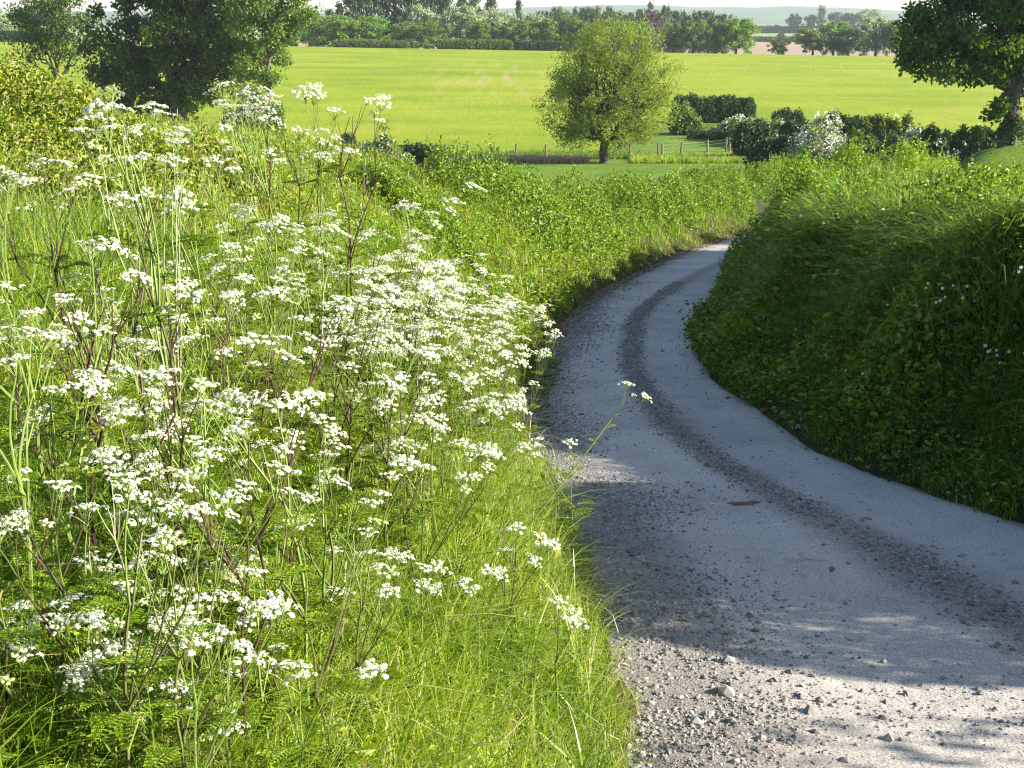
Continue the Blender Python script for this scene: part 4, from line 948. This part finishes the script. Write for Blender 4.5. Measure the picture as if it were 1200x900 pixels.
# distant hills
hill_m = solid_mat('hill_woodland', (.05, .085, .04), (.10, .15, .06), .006, 1, 0, 8)
xs_ = np.linspace(-2600, 3000, 240); rows = 16; HV = []
for a_ in range(rows):
    t_ = a_/(rows-1); yb = 2600+t_*1400
    prof = 14+26*np.exp(-((xs_-250)/420)**2)+22*np.exp(-((xs_-820)/300)**2)+10*np.exp(-((xs_+900)/500)**2)+4*(n2(xs_, xs_*0, .012, 7))+7*n2(xs_, xs_*0+5, .003, 8)
    HV.append(np.stack([xs_, np.full(240, yb), -8+prof*math.sin(t_*math.pi*.62)**1.1], -1))
i = np.arange(rows-1)[:, None]*240; j = np.arange(239)[None]
hl = mk('hills', np.concatenate(HV), [np.stack([i+j, i+j+1, i+240+j+1, i+240+j], -1).reshape(-1, 4)], hill_m, smooth=True); tag(hl, kind='structure')

# ------------------------------------------------------------------ fence, gate, stream bank
posts = [(517, 186), (522, 186), (548, 187), (576, 187), (605, 186), (640, 187), (738, 186), (771, 186), (776, 186), (798, 184), (829, 181), (851, 178), (855, 178), (879, 174)]
ps = [hit(u, v, 0, 60) for u, v in posts]
base = np.array([ps[2][0], ps[2][1], ps[2][2]])
fe = empty('wire_fence', base, 'post and wire fence running along the bottom of the big field', 'fence')
rr = rs(31)
def box(acc, c, sx, sy, sz, rot=0, tilt=(0, 0), tap=1.0):
    V = np.array([(x*(tap if z > 0 else 1), y*(tap if z > 0 else 1), z) for z in (0, 1) for x, y in ((-.5, -.5), (.5, -.5), (.5, .5), (-.5, .5))], float)*[sx, sy, sz]
    V[:, 0] += tilt[0]*V[:, 2]; V[:, 1] += tilt[1]*V[:, 2]
    ca, sa = math.cos(rot), math.sin(rot); V = np.stack([V[:, 0]*ca-V[:, 1]*sa, V[:, 0]*sa+V[:, 1]*ca, V[:, 2]], -1)+c
    acc.add(V, [(0, 3, 2, 1), (4, 5, 6, 7), (0, 1, 5, 4), (1, 2, 6, 5), (2, 3, 7, 6), (3, 0, 4, 7)])
for p_ in ps:
    acc = Acc(); z = g1(p_[0], p_[1])
    tube(acc, [(0, 0, -.2), (0.02*rr.normal(), 0, .6), (rr.normal()*.04, 0, 1.12+rr.uniform(-.05, .15)), (rr.normal()*.04, 0, 1.2)], [.10, .095, .09, .05], 7)
    acc.build('post', wood_m, fe, loc=Vector((p_[0], p_[1], z))-Vector(base))
for hh in (.45, .8, 1.05):
    acc = Acc(); tube(acc, np.array([[p_[0], p_[1], g1(p_[0], p_[1])+hh] for p_ in ps])-base, .005, 4); acc.build('wire', wire_m, fe)
# metal field gate
pg = hit(828, 140, 0, 100, 260) if hit(828, 140, 0, 100, 260) is not None else at(828, 140, 140)
gt = empty('field_gate', (pg[0], pg[1], g1(pg[0], pg[1])), 'small metal field gate at the near end of the long dark hedge', 'gate')
acc = Acc()
for hh in (.15, .38, .6, .85, 1.1): tube(acc, [(-1.6, 0, hh), (1.6, 0, hh)], .03, 5)
for xx in (-1.6, -.8, 0, .8, 1.6): tube(acc, [(xx, 0, .12), (xx, 0, 1.15)], .03, 5)
acc.build('rails', wire_m, gt)
for xx in (-1.85, 1.85):
    acc = Acc(); tube(acc, [(xx, 0, -.2), (xx, 0, 1.35)], [.11, .1], 7); acc.build('gatepost', wood_m, gt)
# pale trough stone by the willow
pp = hit(791, 156, 0, 100)
acc = Acc(); box(acc, np.zeros(3), .8, .5, 1.0, .2, (.03, 0), .88)
o = acc.build('stone_marker', solid_mat('pale_stone', (.42, .40, .34), (.62, .58, .5), 5, .9, .3)); o.location = (pp[0], pp[1], g1(pp[0], pp[1])-.05)
bv = o.modifiers.new('bevel', 'BEVEL'); bv.width = .06; bv.segments = 2
tag(o, 'pale upright stone block in the paddock right of the willow', 'stone block')
# dry reeds on the ditch bank and rough grass along the fence
def px_strip(r, n, us, ub, vs_, vb, t0=60):
    """sample points between a lower and an upper line of photo pixels, on the ground"""
    U_ = r.uniform(us, ub, n); V_ = r.uniform(0, 1, n)
    P1 = np.array([hit(u_, vs_, 0, t0) for u_ in np.linspace(us, ub, 12)]); P2 = np.array([hit(u_, vb, 0, t0) for u_ in np.linspace(us, ub, 12)])
    f = np.linspace(us, ub, 12)
    x = np.interp(U_, f, P1[:, 0])*(1-V_)+np.interp(U_, f, P2[:, 0])*V_; y = np.interp(U_, f, P1[:, 1])*(1-V_)+np.interp(U_, f, P2[:, 1])*V_
    return x, y
r = rs(33)
def mid_grass(name, label, n, us, ub, va, vb, h0, wd, mat):
    x, y = px_strip(r, n, us, ub, va, vb); acc = Acc()
    blades(acc, np.stack([x, y, ground(x, y)], -1), h0*r.uniform(.5, 1.3, n), np.full(n, wd), r.uniform(0, 6.3, n), r.uniform(.1, .8, n), r, 2)
    o = acc.build(name, mat); tag(o, label, 'reeds' if mat in (dry_m, reed_m) else 'grass', kind='stuff')
mid_grass('dry_reeds', 'pinkish brown dry reeds on the ditch bank below the fence', 9000, 505, 690, 192, 188.5, .55, .05, reed_m)
mid_grass('rough_grass', 'rough grass along the foot of the fence with shade put into its dark green', 9000, 500, 760, 187, 181, .5, .05, grassR_m)  # darker grass stands in for the shadow on the fence verge
mid_grass('rough_grass', 'rough tufted grass along the right part of the fence', 10000, 740, 900, 192, 184, .5, .05, grass_m)
mid_grass('dry_reeds', 'brown dry stems in the hollow below the right fence posts', 3500, 820, 890, 191, 186, .4, .05, dry_m)
# ------------------------------------------------------------------ cow parsley
def umbel_mesh(r, nray=10, R=.036, flowers=16, fs=.0030):
    st = Acc(); fl = Acc()
    for q in range(nray):
        rad = 0 if q == 0 else R*math.sqrt(q/(nray-1.0))*r.uniform(.85, 1.1); a = q*2.4+r.uniform(-.3, .3)
        top = np.array([math.cos(a)*rad, math.sin(a)*rad, .036-.20*rad*rad/R+r.uniform(-.004, .005)])
        tube(st, [(0, 0, 0), top*.5+np.array([0, 0, .003]), top], [.0008, .0007, .0005], 3, rnd=.85)
        n = flowers; v = rdir(r, n); v[:, 2] = np.abs(v[:, 2])*.8+.2
        ru = R*.23*r.uniform(.7, 1.25); P = top+v*np.array([ru, ru, ru*.75])
        Nn = nrm(v+np.array([0, 0, .9])+np.array([top[0], top[1], 0])*8)
        th0 = r.uniform(0, 6.3, n); ref = nrm(np.cross(Nn, rdir(r, n))); ref2 = np.cross(Nn, ref)
        th = np.arange(8)*2*np.pi/8; rr_ = fs*np.where(np.arange(8) % 2, .62, 1.12)
        ring = P[:, None]+(np.cos(th)*rr_)[None, :, None]*ref[:, None]+(np.sin(th)*rr_)[None, :, None]*ref2[:, None]-Nn[:, None]*fs*.15
        V = np.concatenate([P[:, None]+Nn[:, None]*.0004, ring], 1)
        k = np.arange(n)[:, None]*9
        Fc = np.concatenate([k+np.array([[0, 1+j, 1+(j+1) % 8]]) for j in range(8)])
        fl.add(V.reshape(-1, 3), None, Fc, rnd=np.repeat(r.uniform(0, 1, n), 9))
    return st, fl
rU = rs(71); UM = []
for q in range(5):
    st, fl = umbel_mesh(rU, [10, 12, 9, 11, 8][q], [.034, .042, .028, .037, .022][q])
    o_f = fl.build('flower_head', petal_m if q != 4 else bud_m, link=False); o_s = st.build('rays', stem_m, link=False)
    UM.append((o_f.data, o_s.data))
def leaf_fern(acc, P0, az, L_, r, drop=.3):
    """tripinnate cow parsley leaf"""
    d = np.array([math.cos(az), math.sin(az), .45]); s = np.array([-math.sin(az), math.cos(az), 0])
    t = np.linspace(0, 1, 7); mid = P0+d*L_*t[:, None]; mid[:, 2] -= drop*L_*t**2
    tube(acc, mid, np.linspace(.0015, .0006, 7), 3, rnd=.5)
    Ps, Ds = [], []
    for q, tt in enumerate(np.linspace(.3, 1, 8)):
        c_ = P0+d*L_*tt; c_[2] -= drop*L_*tt**2
        pl = L_*.42*(1.15-tt)
        for sg in (-1, 1):
            dd = nrm(d*.6+s*sg*1.0)
            for w_ in np.linspace(.15, 1, 6):
                b_ = c_+dd*pl*w_
                for s2 in (-1, 1):
                    Ps.append(b_); Ds.append(nrm(dd*.7+np.cross(dd, [0, 0, 1])*s2)*(.6+.6*(1-w_)))
    Ps = np.array(Ps); Ds = np.array(Ds); Nn = rdir(r, len(Ps))*.4+np.array([0, 0, 1.0])
    leaves(acc, Ps, Ds, Nn, L_*.09, L_*.045, r)
def make_plant(seed, nb, H=1.0, tone=.5):
    """returns stem Acc data, leaf Acc data, head list [(pos, dir, idx, scale)]"""
    r = rs(seed); st = Acc(); lf = Acc(); heads = []
    def seg(a, b, r0, r1, tn, k=5):
        t = np.linspace(0, 1, k)[:, None]; L_ = np.linalg.norm(b-a)
        P = a+(b-a)*t+np.sin(t*np.pi)*r.normal(0, .035*L_, 3); tube(st, P, np.linspace(r0, r1, k), 5, rnd=tn)
        return P
    tip = np.array([r.normal(0, .06), r.normal(0, .06), H-.04])
    n1 = tip*r.uniform(.42, .55)+np.array([.02, 0, 0]); n2_ = tip*r.uniform(.70, .80)
    tn = tone
    seg(np.array([0, 0, -.05]), n1, .0062, .0052, tn); seg(n1, n2_, .0050, .0036, tn); seg(n2_, tip, .0032, .0018, min(tn+.2, 1))
    heads.append((tip, nrm(np.array([r.normal(0, .15), r.normal(0, .15), 1])), 0, 1.0))
    for q in range(nb):
        a0 = r.uniform(0, 6.3); nd = [n1, n2_, n2_, n1][q % 4]+r.normal(0, .004, 3)
        Lb = (H-nd[2])*r.uniform(.75, 1.12); out = r.uniform(.35, .75)
        j = nd+np.array([math.cos(a0)*out, math.sin(a0)*out, 1.0])*Lb*.55
        seg(nd, j, .0036, .0026, tn)
        for w_ in range(r.randint(2, 4)):
            a1 = a0+r.uniform(-1.6, 1.6); o2 = r.uniform(.2, .7)
            e_ = j+np.array([math.cos(a1)*o2, math.sin(a1)*o2, 1.0])*Lb*r.uniform(.25, .5)
            seg(j, e_, .0021, .0013, min(tn+.15, 1), 4)
            ta_ = r.uniform(.1, .75); heads.append((e_, nrm(np.array([math.cos(a1)*ta_, math.sin(a1)*ta_, 1])), r.randint(0, 5), r.uniform(.6, 1.15)))
        for w_ in range(2): leaf_fern(lf, nd, a0+r.uniform(-1, 1)+w_*2.2, r.uniform(.10, .18), r)
    for w_ in range(4): leaf_fern(lf, np.array([0, 0, H*r.uniform(.08, .35)]), r.uniform(0, 6.3), r.uniform(.16, .28), r)
    return st, lf, heads
PT = []
for q in range(9):
    st, lf, heads = make_plant(500+q, [3, 4, 3, 4, 5, 3, 4, 2, 4][q], 1.0, [.15, .55, .3, .62, .4, .6, .0, .65, .45][q])
    PT.append((st.build('stem', stem_m, link=False).data, lf.build('leaf', herb_m, link=False).data, heads))
def link_mesh(name, me, parent, loc=(0, 0, 0)):
    o = bpy.data.objects.new(name, me); COL.objects.link(o); o.parent = parent; o.location = loc; return o
def place_plant(base, H, rz, ti, label, group, hs=1.0, nmax=99, tilt=(0, 0), nar=1.0):
    stm, lfm, heads = PT[ti]
    root = empty('cow_parsley', base, label, 'wild flower', group, rz); root.rotation_euler = (tilt[0], tilt[1], rz)
    s = H
    for nm, me in (('stem', stm), ('leaf', lfm)):
        o = link_mesh(nm, me, root); o.scale = (s*nar, s*nar, s)
    for (p_, d_, ui, sc) in heads[:nmax]:
        f_, s_ = UM[ui]
        o = link_mesh('flower_head', f_, root, Vector((p_[0]*nar, p_[1]*nar, p_[2]))*s)
        o.rotation_euler = Vector(d_).to_track_quat('Z', 'Y').to_euler(); k_ = hs*sc; o.scale = (k_, k_, k_)
        o2 = link_mesh('rays', s_, o)
    return root
rP = rs(81)
targets = []
T_tall = [(125, 128), (165, 145), (213, 155), (165, 178), (205, 190), (48, 190), (105, 208), (145, 228), (250, 188), (225, 240), (14, 205), (285, 112), (318, 115), (310, 140), (318, 180), (350, 155), (368, 112), (394, 130), (410, 180)]
T_tall_lab = {0: 'tallest cow parsley at top left with one head against the field below the oak', 5: 'cow parsley with a single white head over the yellow green scrub at the far left', 10: 'cow parsley cut by the left photo edge beside the scrub', 11: 'cow parsley rising in front of the blossoming bush', 16: 'cow parsley standing highest right of the blossoming bush', 17: 'cow parsley with heads against the bright field right of the ash', 18: 'cow parsley whose head covers the small dark bush', 7: 'cow parsley with a wide doubled head low in the tall group', 9: 'cow parsley with drooping outer heads at the right of the tall group'}
mid_t = [(300, 282), (345, 264), (395, 262), (432, 272), (350, 292), (245, 303), (455, 318), (8, 332), (75, 345), (120, 342), (125, 388), (180, 366), (235, 345), (270, 347), (305, 345), (350, 372), (400, 352), (385, 392), (175, 410), (190, 450), (240, 450), (285, 400), (265, 412), (325, 470), (140, 485), (235, 480), (290, 497), (380, 490), (345, 520), (225, 515), (410, 430), (440, 400), (470, 440), (60, 460), (20, 420), (500, 440), (455, 475)]
low_t = [(648, 322, 'cow parsley on the verge edge with a round head against the lane bend'), (600, 432, 'cow parsley at the lane side with heads over the shaded tarmac edge'), (625, 452, 'cow parsley with its head touching the left gravel of the lane'), (580, 465, None), (545, 430, None), (525, 412, None), (668, 520, 'small cow parsley head peeping over the lane margin by the leaning stem'), (655, 707, 'lone cow parsley head on a dark stem low on the grassy verge edge'), (605, 620, 'cow parsley with white heads on the verge nearest the sunlit gravel'), (590, 650, None), (570, 672, None), (285, 567, 'cow parsley with one crisp round head on a dark stem in the lower left'), (350, 615, None), (430, 625, None), (445, 670, None), (495, 670, None), (255, 745, 'cow parsley with a bright tilted head low in the left half'), (270, 650, None), (215, 700, None), (190, 630, None), (145, 693, None), (110, 660, None), (150, 767, None), (95, 850, 'cow parsley with loose open heads near the bottom left corner'), (75, 570, None), (15, 563, 'cow parsley at the left edge in front of the dark hollow'), (110, 600, None), (155, 560, None), (240, 600, None), (170, 660, None), (380, 533, None), (470, 500, None), (470, 540, None), (500, 550, None), (540, 520, None), (460, 560, None), (400, 705, None), (195, 812, 'cow parsley with creamy heads just above the bottom edge'), (45, 890, 'cow parsley half below the bottom left corner'), (110, 730, None), (10, 620, None)]
G_C = 'cow parsley plants on the left verge'
def lab_zone(u, v):
    if v < 250: return 'cow parsley in the tall top left group standing above the scrub'
    if u > 400 and v < 430: return 'cow parsley in the dense white drift on the bank before the hedge notch'
    if v < 430: return 'cow parsley in the loose white scatter on the upper left bank'
    if v < 600 and u > 400: return 'cow parsley in the band of heads between the white drift and the verge grass'
    if v < 600: return 'cow parsley among crossing dark stems in the middle of the left bank'
    return 'cow parsley scattered in the lower left grass'
def plant_at(u, v, H, lab=None, ti=None, hs=None, nmax=99):
    """put a plant so that its main head stands at the ray through (u,v) and its foot on the ground"""
    p_ = hit(u, v, H*.95, 2.0, 26)
    if v < 245:
        best = None
        for dd in np.arange(3.4, 9.0, .3):
            q_ = at(u, v, dd); hh_ = q_[2]-g1(q_[0], q_[1])
            if best is None or hh_ < best[0]-.04: best = (hh_, dd)
            if hh_ < 1.3+.15*math.sin(u): best = (hh_, dd); break
        p_ = at(u, v, best[1]); hs = np.interp(best[1], [3, 9], [1.15, 2.1])
    if p_ is None or p_[1] > 16: return None
    if p_[1] <= 2.2:
        p_ = at(u, v, 2.2+rP.uniform(0, .3))
    ti = rP.randint(0, len(PT)) if ti is None else ti
    rz = rP.uniform(0, 6.28); hd = PT[ti][2][0][0]
    h2 = H*.85 if v < 245 else H
    ox = (hd[0]*math.cos(rz)-hd[1]*math.sin(rz))*h2; oy = (hd[0]*math.sin(rz)+hd[1]*math.cos(rz))*h2
    bx, by = p_[0]-ox, p_[1]-oy; zg = g1(bx, by)
    H2 = np.clip(p_[2]-zg, .35, 1.9)
    if hs is None: hs = np.interp(p_[1], [2.5, 5, 9, 15], [1.0, 1.15, 1.45, 1.9])
    return place_plant((bx, by, zg), float(H2), rz, ti, lab or lab_zone(u, v), G_C, float(hs), nmax, nar=.75 if v < 245 else 1.0)
for q, (u, v) in enumerate(T_tall): plant_at(u, v, 1.2, T_tall_lab.get(q), nmax=5)
for (u, v) in mid_t: plant_at(u, v, rP.uniform(.85, 1.1), nmax=6)
for (u, v, lab) in low_t: plant_at(u, v, (.75 if v < 640 else .55)*rP.uniform(.9, 1.15) if u > 450 or v > 640 else rP.uniform(.8, 1.0), lab, nmax=4 if lab is None else 3)
cnt = 0
for (u0_, u1_, v0_, v1_, nn) in ((470, 640, 420, 560, 9), (40, 420, 300, 500, 6), (560, 650, 285, 420, 12), (250, 420, 255, 330, 8), (0, 420, 650, 900, 14)):
    for q in range(nn):
        plant_at(rP.uniform(u0_, u1_), rP.uniform(v0_, v1_), rP.uniform(.6, .95), nmax=6)
for q in range(80):      # the dense drift
    t_ = rP.uniform(0, 1); u = 430+190*t_+rP.normal(0, 14); v = 340+10*t_+rP.normal(0, 36)
    if plant_at(u, v, rP.uniform(.75, 1.0), nmax=8): cnt += 1
print('drift', cnt)
# the stem leaning out over the lane
root = empty('cow_parsley', (0, 0, 0), 'cow parsley stem leaning far out over the lane with two white heads at its tip', 'wild flower', G_C)
d0 = 5.6
pxs = [(600, 640), (640, 590), (664, 560), (695, 520), (716, 492), (728, 480)]
Pm = np.array([at(u, v, d0+.03*q) for q, (u, v) in enumerate(pxs)])
g0 = Pm[0].copy(); g0[2] = g1(g0[0], g0[1]); base = g0.copy(); root.location = base
acc = Acc(); tube(acc, np.vstack([[g0-[0.02, 0, .03]], Pm])-base, [.004, .004, .0038, .0034, .003, .0026, .0024], 6, rnd=.8)
e1 = at(733, 458, d0+.15); e2 = at(752, 472, d0+.12); e3 = at(742, 466, d0+.1)
for e_ in (e1, e2, e3): tube(acc, np.array([Pm[-1], (Pm[-1]+e_)/2+[0, 0, -.004], e_])-base, [.002, .0016, .0012], 5, rnd=.85)
acc.build('stem', stem_m, root)
acc = Acc()
for (u, v) in ((682, 534), (709, 503), (697, 520)):
    leaf_fern(acc, at(u, v, d0+.05)-base, rP.uniform(0, 6), .06, rP)
acc.build('leaf', herb_m, root)
for e_, sc, ax in ((e1, 1.05, (0, 0, 1)), (e2, 1.1, (.55, 0, .8)), (e3, .45, (.1, 0, 1))):
    o = link_mesh('flower_head', UM[0][0], root, Vector(e_-base)); o.rotation_euler = Vector(ax).to_track_quat('Z', 'Y').to_euler(); o.scale = (sc,)*3
    link_mesh('rays', UM[0][1], o)
# white flowers on the shaded right bank: small stitchwort plants
G_W = 'white wild flowers on the right bank'
def campion(u, v, n, spread, lab, seed):
    r = rs(seed); p_ = hit(u, v, .45 if v < 450 else .12, 5, 60); 
    if p_ is None: return
    z = g1(p_[0], p_[1]); root = empty('stitchwort', (p_[0], p_[1], z), lab, 'wild flower', G_W)
    st = Acc(); pos = []
    for q in range(n):
        e_ = np.array([r.normal(0, spread), -.42+r.normal(0, spread*.4), p_[2]-z+r.normal(0, spread*.45)])
        tube(st, [(r.normal(0, .04), 0, -.02), e_*[.5, .5, .6], e_], [.003, .0025, .002], 4, rnd=.7); pos.append(e_)
    st.build('stem', stem_m, root)
    for e_ in pos:
        ac = Acc(); s_ = r.uniform(.012, .020)
        for k_ in range(5):
            a = k_*1.2566+r.uniform(-.1, .1); d = np.array([[math.cos(a), -.5, math.sin(a)]])
            leaves(ac, np.zeros((1, 3)), d, np.array([[0, -1, .4]]), s_, s_*.8, r, np.array([.8]))
        ac.build('flower', petal_m, root, loc=tuple(e_))
campion(1090, 335, 10, .14, 'upper group of white stitchwort in the middle of the shaded right bank', 1)
campion(1050, 348, 6, .12, 'white stitchwort straggling to the left of the upper group', 2)
campion(1150, 400, 8, .11, 'lower group of white stitchwort on the dark part of the right bank', 3)
campion(1185, 308, 6, .10, 'white flowers at the right photo edge where the bank top catches sun', 4)
campion(925, 482, 4, .05, 'low white stitchwort at the foot of the bank beside the lane', 5)
campion(1000, 425, 3, .07, 'few white stitchwort flowers half way down the right bank', 6)
# ------------------------------------------------------------------ unseen hedge added beside the camera to cast dappled shade
hedge('lane_hedge', 'unseen loose leafed hedge added on the right to dapple the nearest lane with shade', 'hedge', road_path('R', -3.5, 4.2, 2.6), 1.6, 1.45, 4600, .10, hedge2_m, G_H, .9, seed=6, inner=.9)
# ------------------------------------------------------------------ air
hz = bpy.data.meshes.new('haze'); 
m, t, N, L = mat_new('haze_air'); pv = N.new('ShaderNodeVolumePrincipled'); pv.inputs['Color'].default_value = (.80, .88, 1, 1)
pv.inputs['Density'].default_value = .00013; pv.inputs['Anisotropy'].default_value = .2
o = N.new('ShaderNodeOutputMaterial'); L.new(pv.outputs[0], o.inputs['Volume'])
zmin = float(min(GZ.min(), -14))-1
V = np.array([(x, y, z) for z in (zmin, 60) for x, y in ((-3500, -200), (3500, -200), (3500, 4200), (-3500, 4200))], float)
USE_HAZE = True
if USE_HAZE:
    o = mk('haze', V, [np.array([(0, 3, 2, 1), (4, 5, 6, 7), (0, 1, 5, 4), (1, 2, 6, 5), (2, 3, 7, 6), (3, 0, 4, 7)])], m); tag(o, kind='stuff')
